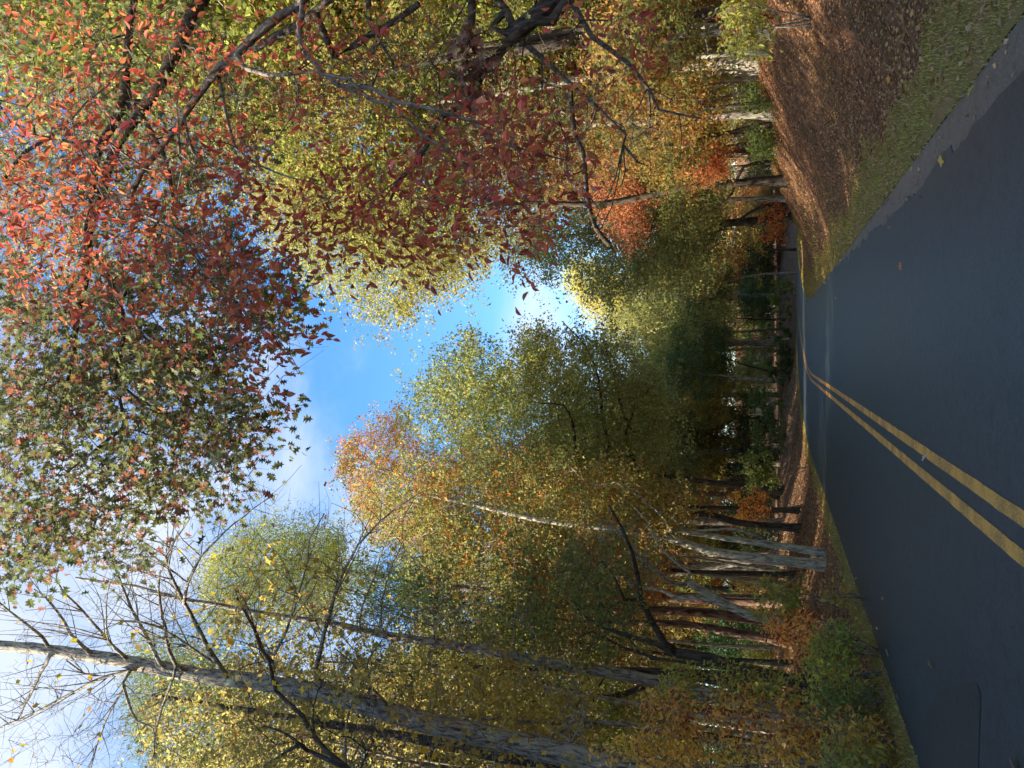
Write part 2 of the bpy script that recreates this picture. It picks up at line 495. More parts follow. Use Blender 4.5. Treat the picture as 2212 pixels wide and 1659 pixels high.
def sprays(A, nleaf, spread, flat, rng):
    """leaf points gathered in sprays round the twig ends, with gaps between"""
    ns = max(1, int(round(nleaf / 12)))
    si = np.repeat(np.arange(len(A)), ns)
    cs = A[si] + rng.standard_normal((len(si), 3)) * spread * rng.uniform(.7, 1.25, len(A))[si][:, None] * np.array([1, 1, flat])
    k = max(1, nleaf // ns)
    ci = np.repeat(np.arange(len(cs)), k)
    P = cs[ci] + rng.standard_normal((len(ci), 3)) * spread * .33 * np.array([1, 1, .6])
    base = rng.random(len(A))[si]
    cl = np.clip(base * .7 + .3 * rng.random(len(cs)), 0, 1)[ci]
    return P, cl

def grow_tree(name, label, cat, limbs, poly_fill, nleaf, lsize, colour, rng, bark, leafmat=None, tmpl=T_QUAD,
              spread=.45, rtip=.007, seg=.5, group=None, twign=2, twigL=.5, crown='crown', zpen=.8, power=.45, extra=None, wob=.05, flat=.7):
    """a traced tree standing where it stands: limbs = [(points, r0, r1)], crown points, nleaf leaves per point"""
    base = np.array(limbs[0][0][0], float)
    root = thing(name, label, cat, base, group)
    sk = Skel(rng, seg)
    for i, (pts, r0, r1) in enumerate(limbs): sk.limb(pts, r0, r1, attach=i > 0, jit=.0)
    A = poly_fill
    if len(A) > 150:                                  # gaps between the boughs, and boughs that stick out
        dist = max(20., float(base[1])); R0 = .032 * dist
        V0 = A[rng.choice(len(A), max(4, len(A) // 26), replace=False)]
        keep = np.ones(len(A), bool)
        for v0 in V0:
            keep &= np.linalg.norm((A - v0) / [1, 1, .7], axis=1) > R0 * rng.uniform(.5, 1.15)
        A = A[keep | (rng.random(len(A)) < .12)]
        c0 = A.mean(0); r0_ = np.linalg.norm(A - c0, axis=1); far_ = r0_ > np.quantile(r0_, .8)
        m_ = far_ & (rng.random(len(A)) < .3)
        A[m_] += (A[m_] - c0) * rng.uniform(.03, .13, m_.sum())[:, None]
    sk.attach(A, zpen)
    g = Geo(); sk.tubes(g, rtip, power, wob)
    if twign: twigs(g, A, rng, twign, twigL, rtip * .6)
    tr = g.build('trunk', bark, root, base, smooth=True)
    if nleaf:
        lg = Geo()
        far = base[1] > 20 and tmpl is T_QUAD
        if far: nleaf = int(nleaf * 1.75)
        P, cl = sprays(A, nleaf, spread, flat, rng)
        leaves(lg, T_TRI if far else tmpl, P, lsize * ((1.12 if far else 1.3) if nleaf > 20 else 1) * rng.uniform(.6, 1.25, len(P)), rng, clump=cl)
        co = lg.build(crown, leafmat or LEAF, root, base)
        co.color = colour
    return root

# ------------------------------------------------------------------ ground
def ground_material():
    m, n, l, o = new_mat('forest_floor')
    geo = nd(n, 'ShaderNodeNewGeometry')
    vo = nd(n, 'ShaderNodeTexVoronoi'); vo.inputs['Scale'].default_value = 14; l.new(geo.outputs['Position'], vo.inputs['Vector'])
    r = nd(n, 'ShaderNodeValToRGB'); e = r.color_ramp.elements
    e[0].position = 0; e[0].color = (.09, .045, .022, 1); e[1].position = 1; e[1].color = (.31, .17, .08, 1)
    x = e.new(.4); x.color = (.15, .08, .05, 1); x = e.new(.7); x.color = (.20, .11, .066, 1)
    l.new(vo.outputs['Color'], r.inputs[0])
    nz = nd(n, 'ShaderNodeTexNoise'); nz.inputs['Scale'].default_value = .7; nz.inputs['Detail'].default_value = 5; l.new(geo.outputs['Position'], nz.inputs['Vector'])
    mr = nd(n, 'ShaderNodeMapRange'); mr.inputs[1].default_value = .56; mr.inputs[2].default_value = .7; mr.inputs[4].default_value = .6; l.new(nz.outputs['Fac'], mr.inputs[0])
    mx = nd(n, 'ShaderNodeMix', data_type='RGBA'); l.new(mr.outputs[0], mx.inputs[0]); l.new(r.outputs[0], mx.inputs[6]); mx.inputs[7].default_value = (.055, .06, .022, 1)
    p = nd(n, 'ShaderNodeBsdfPrincipled'); p.inputs['Roughness'].default_value = .95; p.inputs['Specular IOR Level'].default_value = .1
    l.new(mx.outputs[2], p.inputs['Base Color'])
    b = nd(n, 'ShaderNodeBump'); b.inputs['Strength'].default_value = .8; b.inputs['Distance'].default_value = .03; l.new(vo.outputs['Distance'], b.inputs['Height'])
    l.new(b.outputs[0], p.inputs['Normal']); l.new(p.outputs[0], o.inputs[0])
    return m
GROUND = ground_material()

def grid_sheet(X, Y, Z):
    a, b = X.shape
    V = np.stack([X, Y, Z], -1).reshape(-1, 3)
    i = np.arange(a - 1)[:, None] * b; j = np.arange(b - 1)[None, :]
    F = np.stack([i + j, i + j + 1, i + b + j + 1, i + b + j], -1).reshape(-1, 4)
    return V, F

xs = np.concatenate([[-3000, -1200, -500, -250, -160], np.arange(-110, -20, 3.), np.arange(-20, -9, .6), np.arange(-9, 13, .4), np.arange(13, 24, .7), np.arange(24, 130, 3.), [160, 250, 500, 1200, 3000]])
ys = np.concatenate([[-3000, -1200, -500, -200], np.arange(-90, -6, 4.), np.arange(-6, 75, .6), np.arange(75, 200, 3.), [250, 500, 1200, 3000]])
XX, YY = np.meshgrid(xs, ys, indexing='xy')
TT, SS = path_ts(XX, YY)
ZZ = height_ts(TT, SS, XX, YY)
ZZ = ZZ - 0.10 * (1 - sst((np.abs(SS) - (HW - .35)) / .3))
g = Geo(); V, F = grid_sheet(XX, YY, ZZ); g.add(V, F)
o = g.build('ground', GROUND, smooth=True); tag(o, None, None, kind='structure')

# road -------------------------------------------------------------
def asphalt(name, c0, c1, wear=True):
    m, n, l, o = new_mat(name)
    geo = nd(n, 'ShaderNodeNewGeometry')
    n1 = nd(n, 'ShaderNodeTexNoise'); n1.inputs['Scale'].default_value = 90; n1.inputs['Detail'].default_value = 4; n1.inputs['Roughness'].default_value = .8; l.new(geo.outputs['Position'], n1.inputs['Vector'])
    mp = nd(n, 'ShaderNodeMapping'); mp.inputs['Scale'].default_value = (.9, .16, 1); l.new(geo.outputs['Position'], mp.inputs[0])
    n2 = nd(n, 'ShaderNodeTexNoise'); n2.inputs['Scale'].default_value = 1.0; n2.inputs['Detail'].default_value = 6; l.new(mp.outputs[0], n2.inputs['Vector'])
    n3 = nd(n, 'ShaderNodeTexNoise'); n3.inputs['Scale'].default_value = 5; n3.inputs['Detail'].default_value = 6; l.new(geo.outputs['Position'], n3.inputs['Vector'])
    a = nd(n, 'ShaderNodeMath', operation='ADD'); l.new(n1.outputs['Fac'], a.inputs[0]); l.new(n2.outputs['Fac'], a.inputs[1])
    a2 = nd(n, 'ShaderNodeMath', operation='ADD'); l.new(a.outputs[0], a2.inputs[0]); l.new(n3.outputs['Fac'], a2.inputs[1])
    mr = nd(n, 'ShaderNodeMapRange'); mr.inputs[1].default_value = .95; mr.inputs[2].default_value = 2.05; l.new(a2.outputs[0], mr.inputs[0])
    mx = nd(n, 'ShaderNodeMix', data_type='RGBA'); l.new(mr.outputs[0], mx.inputs[0]); mx.inputs[6].default_value = (*c0, 1); mx.inputs[7].default_value = (*c1, 1)
    vs = nd(n, 'ShaderNodeTexVoronoi'); vs.inputs['Scale'].default_value = 70; l.new(geo.outputs['Position'], vs.inputs['Vector'])
    sv = nd(n, 'ShaderNodeSeparateColor'); l.new(vs.outputs['Color'], sv.inputs[0])
    sm = nd(n, 'ShaderNodeMapRange'); sm.inputs[3].default_value = .66; sm.inputs[4].default_value = 1.4; l.new(sv.outputs[0], sm.inputs[0])
    n4 = nd(n, 'ShaderNodeTexNoise'); n4.inputs['Scale'].default_value = 7; n4.inputs['Detail'].default_value = 3; l.new(geo.outputs['Position'], n4.inputs['Vector'])
    bm = nd(n, 'ShaderNodeMapRange'); bm.inputs[1].default_value = .30; bm.inputs[2].default_value = .44; bm.inputs[3].default_value = .68; bm.inputs[4].default_value = 1.0; l.new(n4.outputs['Fac'], bm.inputs[0])
    mz = nd(n, 'ShaderNodeMath', operation='MULTIPLY'); l.new(sm.outputs[0], mz.inputs[0]); l.new(bm.outputs[0], mz.inputs[1])
    my = nd(n, 'ShaderNodeMix', data_type='RGBA', blend_type='MULTIPLY'); my.inputs[0].default_value = 1; l.new(mx.outputs[2], my.inputs[6]); l.new(mz.outputs[0], my.inputs[7]); mx = my
    p = nd(n, 'ShaderNodeBsdfPrincipled'); p.inputs['Roughness'].default_value = .46; p.inputs['Specular IOR Level'].default_value = .4
    l.new(mx.outputs[2], p.inputs['Base Color'])
    b = nd(n, 'ShaderNodeBump'); b.inputs['Strength'].default_value = .3; b.inputs['Distance'].default_value = .004; l.new(n1.outputs['Fac'], b.inputs['Height'])
    l.new(b.outputs[0], p.inputs['Normal']); l.new(p.outputs[0], o.inputs[0])
    return m
ASPH = asphalt('asphalt_new', (.028, .042, .046), (.055, .073, .079))
ASPH_OLD = asphalt('asphalt_old', (.10, .09, .076), (.19, .17, .145))

def road_z(t):
    return -0.55 * sst((np.asarray(t, float) - 48) / 45)

ts = np.arange(-60, 200, .5)
RN = np.random.default_rng(3)
wobL = np.convolve(RN.standard_normal(len(ts)), np.ones(5) / 5, 'same') * .03
wobR = np.convolve(RN.standard_normal(len(ts)), np.ones(5) / 5, 'same') * .03
def strip(name, mat, ts, s0, s1, z, n=6, thick=0.0):
    s0 = np.broadcast_to(s0, ts.shape); s1 = np.broadcast_to(s1, ts.shape)
    u = np.linspace(0, 1, n)
    S = s0[:, None] + (s1 - s0)[:, None] * u[None]
    Tm = np.repeat(ts[:, None], n, 1)
    X, Y = path_xy(Tm, S)
    Z = road_z(Tm) + z
    if thick:
        X = np.hstack([X[:, :1], X, X[:, -1:]]); Y = np.hstack([Y[:, :1], Y, Y[:, -1:]])
        Z = np.hstack([Z[:, :1] - thick, Z, Z[:, -1:] - thick])
    V, F = grid_sheet(X, Y, Z)
    g = Geo(); g.add(V, F)
    o = g.build(name, mat); return tag(o, None, None, kind='structure')
# old pale pavement shows along the right edge where the new overlay stops short
tf = np.arange(-60, 200, .08)
old_road = strip('road_base', ASPH_OLD, ts, -HW + .25 + wobL, HW + wobR, 0.0, thick=.06)
ragw = np.interp(tf, [-60, 3, 8, 14, 19, 21, 24], [.50, .46, .38, .29, .18, .07, -.06])
rg = RN.standard_normal(len(tf)); rag = np.repeat(rg[::4], 4)[:len(tf)] * .035 + np.convolve(RN.standard_normal(len(tf)), np.ones(20) / 20, 'same') * .12
rag = rag * np.clip(ragw / .2, 0, 1)
edge = np.interp(tf, ts, wobR)
strip('road', ASPH, ts, -HW + wobL - .02, HW - .95, 0.008, thick=.05)
strip('road', ASPH, tf, HW - .95, HW + edge - np.maximum(ragw + rag, -.03), 0.008, n=2, thick=.05)

def paint(name, c):
    m, n, l, o = new_mat(name)
    geo = nd(n, 'ShaderNodeNewGeometry')
    n1 = nd(n, 'ShaderNodeTexNoise'); n1.inputs['Scale'].default_value = 60; n1.inputs['Detail'].default_value = 5; l.new(geo.outputs['Position'], n1.inputs['Vector'])
    n2 = nd(n, 'ShaderNodeTexNoise'); n2.inputs['Scale'].default_value = 3; n2.inputs['Detail'].default_value = 4; l.new(geo.outputs['Position'], n2.inputs['Vector'])
    a = nd(n, 'ShaderNodeMath', operation='ADD'); l.new(n1.outputs['Fac'], a.inputs[0]); l.new(n2.outputs['Fac'], a.inputs[1])
    r = nd(n, 'ShaderNodeMapRange'); r.inputs[1].default_value = .80; r.inputs[2].default_value = 1.12; l.new(a.outputs[0], r.inputs[0])
    mx = nd(n, 'ShaderNodeMix', data_type='RGBA'); l.new(r.outputs[0], mx.inputs[0]); mx.inputs[6].default_value = (c[0] * .42, c[1] * .45, c[2] * .8, 1); mx.inputs[7].default_value = (*c, 1)
    p = nd(n, 'ShaderNodeBsdfPrincipled'); p.inputs['Roughness'].default_value = .6; l.new(mx.outputs[2], p.inputs['Base Color']); l.new(p.outputs[0], o.inputs[0])
    return m
YEL = paint('paint_yellow', (.80, .38, .06))
for s in (-.125, .125):
    j = np.convolve(RN.standard_normal(len(tf)), np.ones(3) / 3, 'same') * .003
    strip('road_marking', YEL, tf, s - .055 + j, s + .055 + j[::-1], .0125, n=2)

# pale scuffs are in the material; a dark sheet over the left lane paints a reflection on the car glass
REFLECTION = asphalt('painted_reflection', (.028, .035, .036), (.050, .058, .058))
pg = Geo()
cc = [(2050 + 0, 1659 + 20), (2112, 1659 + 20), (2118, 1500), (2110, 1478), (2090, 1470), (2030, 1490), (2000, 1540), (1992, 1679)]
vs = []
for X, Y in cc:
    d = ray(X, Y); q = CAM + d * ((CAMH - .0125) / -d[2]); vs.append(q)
pg.add(np.array(vs), np.arange(len(vs))[None, :]); o = pg.build('reflection_patch', REFLECTION); tag(o, None, None, kind='structure')

# grass verges -----------------------------------------------------
def grass_material(name, c0, c1, dry):
    m, n, l, o = new_mat(name)
    geo = nd(n, 'ShaderNodeNewGeometry'); a = nd(n, 'ShaderNodeAttribute', attribute_name='rnd')
    nz = nd(n, 'ShaderNodeTexNoise'); nz.inputs['Scale'].default_value = 1.6; nz.inputs['Detail'].default_value = 6; nz.inputs['Roughness'].default_value = .7; l.new(geo.outputs['Position'], nz.inputs['Vector'])
    mx = nd(n, 'ShaderNodeMix', data_type='RGBA'); l.new(a.outputs['Fac'], mx.inputs[0]); mx.inputs[6].default_value = (*c0, 1); mx.inputs[7].default_value = (*c1, 1)
    r = nd(n, 'ShaderNodeMapRange'); r.inputs[1].default_value = .5; r.inputs[2].default_value = .62; r.inputs[4].default_value = .9; l.new(nz.outputs['Fac'], r.inputs[0])
    m2 = nd(n, 'ShaderNodeMix', data_type='RGBA'); l.new(r.outputs[0], m2.inputs[0]); l.new(mx.outputs[2], m2.inputs[6]); m2.inputs[7].default_value = (*dry, 1)
    p = nd(n, 'ShaderNodeBsdfPrincipled'); p.inputs['Roughness'].default_value = .8; p.inputs['Specular IOR Level'].default_value = .15
    l.new(m2.outputs[2], p.inputs['Base Color']); l.new(p.outputs[0], o.inputs[0])
    return m
GRASS = grass_material('grass_blades', (.31, .25, .05), (.46, .37, .10), (.46, .30, .12))

def sample_ts(n, t0, t1, s0, s1, rng, tpow=1.0):
    t = t0 + (t1 - t0) * rng.random(n) ** tpow
    s = s0 + (s1 - s0) * rng.random(n)
    x, y = path_xy(t, s)
    return x, y, t, s

def wav(t, k=0):
    return .16 * np.sin(t * .9 + k) + .10 * np.sin(t * 2.3 + 2 * k) + .06 * np.sin(t * 5.1 + k)

def grass(name, label, n, side, width, t0, t1, rng, tpow=2.0, hmul=1.0):
    t = t0 + (t1 - t0) * rng.random(n) ** tpow
    e = rng.random(n) * (width + wav(t, side)) - .03
    s = (HW + e) if side > 0 else -(HW + e)
    x, y = path_xy(t, s); z = height_ts(t, s, x, y) - .005
    h = rng.uniform(.022, .07, n) * hmul * (.82 + .18 * np.sin(t * 3.1 + 5 * e) * np.sin(t * 1.3)) * (.75 + .3 * np.clip(e / .3, 0, 1)); w = .006 + .00035 * t
    a = rng.random(n) * 6.283; l_ = rng.uniform(.1, .9, n)
    dx, dy = np.cos(a), np.sin(a)
    B = np.stack([x, y, z], -1)
    P0 = B + np.stack([-dy * w, dx * w, 0 * x], -1); P1 = B - np.stack([-dy * w, dx * w, 0 * x], -1)
    P2 = B + np.stack([dx * h * l_, dy * h * l_, h], -1)
    V = np.stack([P0, P1, P2], 1).reshape(-1, 3); F = np.arange(3 * n).reshape(-1, 3)
    g = Geo(); g.add(V, F, np.stack([rng.random(n), rng.random(n)], -1))
    o = g.build(name, GRASS); tag(o, label, 'grass', kind='stuff'); return o
VERGE = grass_material('verge_soil', (.17, .12, .045), (.24, .18, .065), (.25, .16, .07))
def verge_sheet(name, side, width):
    tt = np.arange(-30, 120, .25); u = np.linspace(0, 1, 9)
    w = width + wav(tt, side)
    E = w[:, None] * u[None] - .02; E[:, 0] = -.015
    S = (HW + E) * side; Tm = np.repeat(tt[:, None], len(u), 1)
    X, Y = path_xy(Tm, S); Z = height_ts(Tm, S, X, Y) + .012
    Z[:, -1] -= .05
    V, F = grid_sheet(X, Y, Z); F = F[:, ::-1] if side < 0 else F
    g = Geo(); g.add(V, F); o = g.build(name, VERGE, smooth=True); return tag(o, None, None, kind='structure')
verge_sheet('grass_verge', 1, .95); verge_sheet('grass_verge', -1, .62)
grass('grass', 'short green and tan grass strip along the right edge of the road', 80000, 1, 1.0, 2, 60, RNG)
grass('grass', 'bright narrow grass strip along the left edge of the road', 40000, -1, .62, 6, 60, RNG)
# sunlit grass on the inside of the bend
n = 16000
t = 27 + 30 * RNG.random(n); e = .5 + 9 * RNG.random(n) ** .8
keep = np.sin(t * .5 + e * .9) + .5 * np.sin(e * 2.1 + t) > -.2; t, e = t[keep], e[keep]; n = len(t)
x, y = path_xy(t, HW + e); z = height_ts(t, HW + e, x, y) - .01
a = RNG.random(n) * 6.283; h = RNG.uniform(.05, .13, n)
B = np.stack([x, y, z], -1); wv = np.stack([-np.sin(a), np.cos(a), 0 * a], -1) * .02
V = np.stack([B + wv, B - wv, B + np.stack([np.cos(a) * h * .6, np.sin(a) * h * .6, h], -1)], 1).reshape(-1, 3)
g = Geo(); g.add(V, np.arange(3 * n).reshape(-1, 3), np.stack([RNG.random(n), RNG.random(n)], -1))
o = g.build('grass', GRASS); tag(o, 'patchy grass on the low bank inside the road bend', 'grass', kind='stuff')

# leaf litter ------------------------------------------------------
def litter(name, label, n, side, e0, e1, t0, t1, rng, colour, tpow=1.6, size=.085):
    t = t0 + (t1 - t0) * rng.random(n) ** tpow
    e = e0 + (e1 - e0) * rng.random(n) + wav(t, side) * .8
    s = (HW + e) * side
    x, y = path_xy(t, s); z = height_ts(t, s, x, y) + rng.uniform(.0, .035, n)
    a = rng.random(n) * 6.283; tilt = rng.normal(0, .3, n)
    D = np.stack([np.cos(a), np.sin(a), tilt], -1)
    g = Geo(); P = np.stack([x, y, z], -1)
    cl = .5 + .5 * np.sin(x * .9 + 1.3 * np.sin(y * .55)) * np.cos(y * .6)
    cl = np.clip(cl * .7 + .3 * rng.random(n), 0, 1)
    leaves(g, T_QUAD, P, size * rng.uniform(.6, 1.3, n), rng, D=D, clump=cl)
    o = g.build(name, LITTER_LEAF); o.color = colour
    return tag(o, label, 'leaf litter', kind='stuff')
litter('leaf_litter', 'brown fallen leaves covering the bank right of the road', 95000, 1, .75, 9, 4, 44, RNG, (.31, .13, .042, .2), size=.055)
litter('leaf_litter', 'sunlit brown fallen leaves on the bank left of the road', 60000, -1, .45, 8, 8, 60, RNG, (.29, .145, .06, .30), size=.075)
litter('leaf_litter', 'scattered dry leaves caught in the right grass verge', 2600, 1, .05, 1.0, 4, 40, RNG, (.30, .14, .05, .4), size=.075)
litter('leaf_litter', 'scattered dry leaves caught in the left grass verge', 700, -1, .05, .6, 8, 40, RNG, (.28, .14, .05, .4), size=.07)

litter('leaf_litter', 'small dry leaves scattered on the grey right shoulder of the road', 120, 1, -.40, .0, 4, 36, RNG, (.36, .19, .07, .4), size=.06)
litter('leaf_litter', 'a few small dry leaves along the left edge of the asphalt', 60, -1, -.35, .05, 6, 40, RNG, (.34, .19, .08, .4), size=.055)

# single fallen leaves on the road ----------------------------------
MEL_OAK = one_leaf_mesh('leaf', T_OAK, LEAF_OAK1)
MEL_OVAL = one_leaf_mesh('leaf', T_OVAL, LEAF_RED1)
MEL_TUL = one_leaf_mesh('leaf', T_TULIP, LEAF_GOLD1)
fl = [(2034, 338, 'yellow leaf lying on the grey right shoulder of the road', (.5, .33, .06, 0), .10),
      (1997, 998, 'pale crumpled leaf between the two yellow lines', (.45, .45, .42, 0), .10),
      (1909, 1298, 'small pale leaf in the left lane, farthest from the camera', (.42, .33, .24, 0), .09),
      (1918, 1402, 'thin pale leaf near the left road edge', (.42, .33, .24, 0), .11),
      (2010, 1424, 'tan leaf in the middle of the left lane', (.45, .24, .13, 0), .10),
      (1941, 1498, 'tan curled leaf close to the left grass strip', (.45, .24, .15, 0), .11),
      (2188, 1638, 'orange brown leaf beside the dark patch, nearest to the camera', (.42, .20, .10, 0), .11),
      (1808, 640, 'white leaf by the right edge of the road before the bend', (.5, .5, .5, 0), .09),
      (2097, 210, 'yellow leaf on the right grass verge', (.5, .32, .05, 0), .11),
      (1948, 165, 'orange leaf on the brown bank near the grass', (.5, .22, .05, 0), .12),
      (1951, 565, 'red brown leaf lying in the right grass verge', (.35, .12, .06, 0), .12)]
for i, (X, Y, lb, colr, sz) in enumerate(fl):
    d = ray(X, Y); q = CAM + d * ((CAMH - .03) / -d[2])
    o = bpy.data.objects.new('fallen_leaf', MEL_OAK if i % 3 else MEL_TUL); C.objects.link(o)
    t_, s_ = path_ts(q[0], q[1]); zz = float(height_ts(t_, s_, q[0], q[1])) if abs(float(s_)) > HW else .0
    o.location = (q[0], q[1], max(zz, 0) + .05); o.rotation_euler = (RNG.uniform(-.3, .3), RNG.uniform(-.3, .3), RNG.uniform(0, 6)); o.scale = (sz, sz, sz); o.color = colr
    tag(o, lb, 'leaf', 'single fallen leaves')

# ------------------------------------------------------------------ forest trees, one mesh pair per kind
def proto_broadleaf(seed, h, rc, cb, ncl, nleaf, ls, lean=.4, r0=.2, spread=.5, bark=None, leafmat=None):
    """meshes of a broadleaf tree: h tall, crown radius rc starting at cb"""
    rng = np.random.default_rng(seed)
    sk = Skel(rng, .7)
    top = np.array([rng.normal(0, lean), rng.normal(0, lean), h * .93])
    m1 = np.array([rng.normal(0, lean * .5), rng.normal(0, lean * .5), h * .35])
    sk.limb([(0, 0, -.3), (0, 0, .5), m1, top * .7 + m1 * .3 * 0, top], r0 * 1.25, r0 * .12)
    # a few strong limbs
    for k in range(5):
        z = rng.uniform(cb * .7, h * .6); a = rng.uniform(0, 6.28); L = rc * rng.uniform(.6, .95)
        s = np.array([m1[0] * z / (h * .35) if z < h * .35 else top[0] * z / h, m1[1] * z / (h * .35) if z < h * .35 else top[1] * z / h, z])
        e = s + np.array([math.cos(a) * L, math.sin(a) * L, rng.uniform(.5, 1.2) * L])
        sk.limb([s, (s + e) / 2 + rng.normal(0, .3, 3), e], r0 * .42, r0 * .1)
    # crown points: lobed ellipsoid shell
    A = []
    ph = rng.uniform(0, 6.28, 4)
    while len(A) < ncl:
        d = rng.standard_normal(3); d /= np.linalg.norm(d)
        az = math.atan2(d[1], d[0])
        rr = (.55 + .45 * rng.random() ** .5) * (1 + .2 * math.sin(3 * az + ph[0]) + .16 * math.sin(5 * d[2] + ph[1]) + .12 * math.sin(7 * az + 4 * d[2] + ph[2]))
        zc = (h + cb) / 2; hz = (h - cb) / 2
        p = np.array([d[0] * rc * rr, d[1] * rc * rr, zc + d[2] * hz * rr])
        p[:2] += top[:2] * (p[2] / h)
        p[:2] *= 1 - .35 * max(0, (p[2] - zc) / hz)
        if p[2] > cb * .7: A.append(p)
    A = np.array(A)
    sk.attach(A, .9)
    g = Geo(); sk.tubes(g, .012, .45)
    if nleaf < 12: twigs(g, A, rng, 3, .6, .006)
    lg = Geo()
    if nleaf:
        P, cl = sprays(A, int(nleaf * 1.6), spread, .7, rng)
        leaves(lg, T_TRI, P, ls * .92 * rng.uniform(.6, 1.3, len(P)), rng, clump=cl)
    return g, lg

def proto_pine(seed, h, rc, cb, ls):
    rng = np.random.default_rng(seed)
    sk = Skel(rng, .8)
    sk.limb([(0, 0, -.3), (0, 0, .5), (rng.normal(0, .2), rng.normal(0, .2), h * .5), (rng.normal(0, .4), rng.normal(0, .4), h)], .24, .02)
    A = []
    z = cb
    while z < h:
        k = rng.integers(4, 7); u = (z - cb) / (h - cb)
        for _ in range(k):
            a = rng.uniform(0, 6.28); L = rc * (1 - u * .85) * rng.uniform(.6, 1.1)
            for q in np.linspace(.35, 1, 5):
                A.append([math.cos(a) * L * q, math.sin(a) * L * q, z + L * q * .28 + rng.normal(0, .1)])
        z += rng.uniform(.5, .9)
    A = np.array(A); A += rng.normal(0, .15, A.shape)
    sk.attach(A, .3)
    g = Geo(); sk.tubes(g, .01, .45)
    lg = Geo(); m = 34
    ci = np.repeat(np.arange(len(A)), m)
    P = A[ci] + rng.standard_normal((len(ci), 3)) * np.array([.32, .32, .16])
    D = rng.standard_normal((len(ci), 3)) + np.array([0, 0, .8])
    leaves(lg, T_NEEDLE, P, ls * rng.uniform(.7, 1.3, len(P)), rng, D=D, clump=rng.random(len(A))[ci])
    return g, lg

PROTO = {}
def make_proto(key, pair, bark, leafmat, h, rc):
    g, lg = pair
    t = g.build('trunk', bark, smooth=True); me1 = t.data; bpy.data.objects.remove(t)
    me2 = None
    if lg.n: c = lg.build('crown', leafmat); me2 = c.data; bpy.data.objects.remove(c)
    PROTO[key] = (me1, me2, h, rc)
make_proto('oak0', proto_broadleaf(11, 20, 4.6, 6, 560, 60, .22), BARK_GREY, LEAF, 20, 4.6)
make_proto('oak1', proto_broadleaf(12, 22, 4.2, 8, 560, 58, .22), BARK_DARK, LEAF, 22, 4.2)
make_proto('oak2', proto_broadleaf(13, 17, 4.8, 4, 600, 58, .21), BARK_GREY, LEAF, 17, 4.8)
make_proto('oak3', proto_broadleaf(14, 19, 3.6, 5, 360, 40, .17, spread=.6), BARK_PALE, LEAF, 19, 3.6)
make_proto('young0', proto_broadleaf(21, 9, 2.4, 2.2, 220, 40, .12, r0=.07, spread=.38), BARK_GREY, LEAF, 9, 2.4)
make_proto('young1', proto_broadleaf(22, 7, 2.2, 1.2, 200, 40, .11, r0=.05, spread=.35), BARK_DARK, LEAF, 7, 2.2)
make_proto('bush0', proto_broadleaf(31, 2.3, 1.3, .2, 120, 30, .10, r0=.03, lean=.1, spread=.22), BARK_TWIG, LEAF, 2.3, 1.3)
make_proto('bush1', proto_broadleaf(32, 1.5, 1.1, .1, 90, 30, .09, r0=.02, lean=.1, spread=.2), BARK_TWIG, LEAF, 1.5, 1.1)
make_proto('sparse', proto_broadleaf(41, 18, 3.2, 6, 260, 9, .13, r0=.12, spread=.4), BARK_GREY, LEAF, 18, 3.2)
make_proto('bare', proto_broadleaf(42, 16, 2.4, 7, 150, 0, .13, r0=.10), BARK_PALE, LEAF, 16, 2.4)
make_proto('pine0', proto_pine(51, 24, 3.6, 11, .20), BARK_PINE, NEEDLE, 24, 3.6)
make_proto('pine1', proto_pine(52, 21, 3.2, 7, .20), BARK_PINE, NEEDLE, 21, 3.2)

NTREE = 0
def place(key, x, y, h, colour, label, cat='tree', name='broadleaf_tree', group=None, rot=None, wide=1.0, rng=RNG):
    global NTREE
    me1, me2, h0, rc = PROTO[key]
    z = float(hgt(x, y)) - .05
    root = thing(name, label, cat, (x, y, z), group)
    root.rotation_euler = (rng.normal(0, .03), rng.normal(0, .03), rng.uniform(0, 6.28) if rot is None else rot)
    k = h / h0; root.scale = (k * wide, k * wide, k)
    t = bpy.data.objects.new('trunk', me1); C.objects.link(t); t.parent = root
    if me2 is not None:
        c = bpy.data.objects.new('crown', me2); C.objects.link(c); c.parent = root; c.color = colour
    NTREE += 1
    return root

OLIVE = (.20, .165, .035, .15); YGREEN = (.25, .21, .045, .1); GREEN = (.15, .145, .03, .1); GOLD = (.30, .185, .025, .05)
ORANGE = (.30, .105, .02, .25); RUST = (.19, .075, .025, .3); BROWNG = (.17, .12, .03, .25); REDC = (.34, .07, .03, .3); DKGREEN = (.035, .06, .016, 0)
PINEY = (.13, .155, .03, 0); PINEG = (.05, .085, .025, 0)

# skyline: the highest elevation a background crown may reach, by photo row
def skyX(Y):
    return np.interp(Y, [-800, 0, 480, 560, 600, 640, 655, 690, 700, 760, 850, 950, 1100, 1130, 1250, 1400, 1659, 2600],
                     [60, 60, 440, 600, 900, 1250, 1290, 1290, 1250, 1000, 940, 850, 800, 560, 470, 330, 330, 200])
def cap_height(x, y, rc, want):
    """the tallest tree here that stays under the skyline"""
    z = float(hgt(x, y)); best = want
    for dx in (-.8, -.4, 0, .4, .8):
        px = x + dx * rc
        for hh in np.arange(want, 3, -.5):
            X, Y, w = proj(np.array([px, y, z + hh]))
            if w[0] < 1: break
            if X[0] > skyX(Y[0]) or Y[0] < -250 or Y[0] > 2000:
                break
            best = min(best, hh - .5)
    return best

def rowlabel(side, kind):
    return f'{kind} in the dense woods {side}'

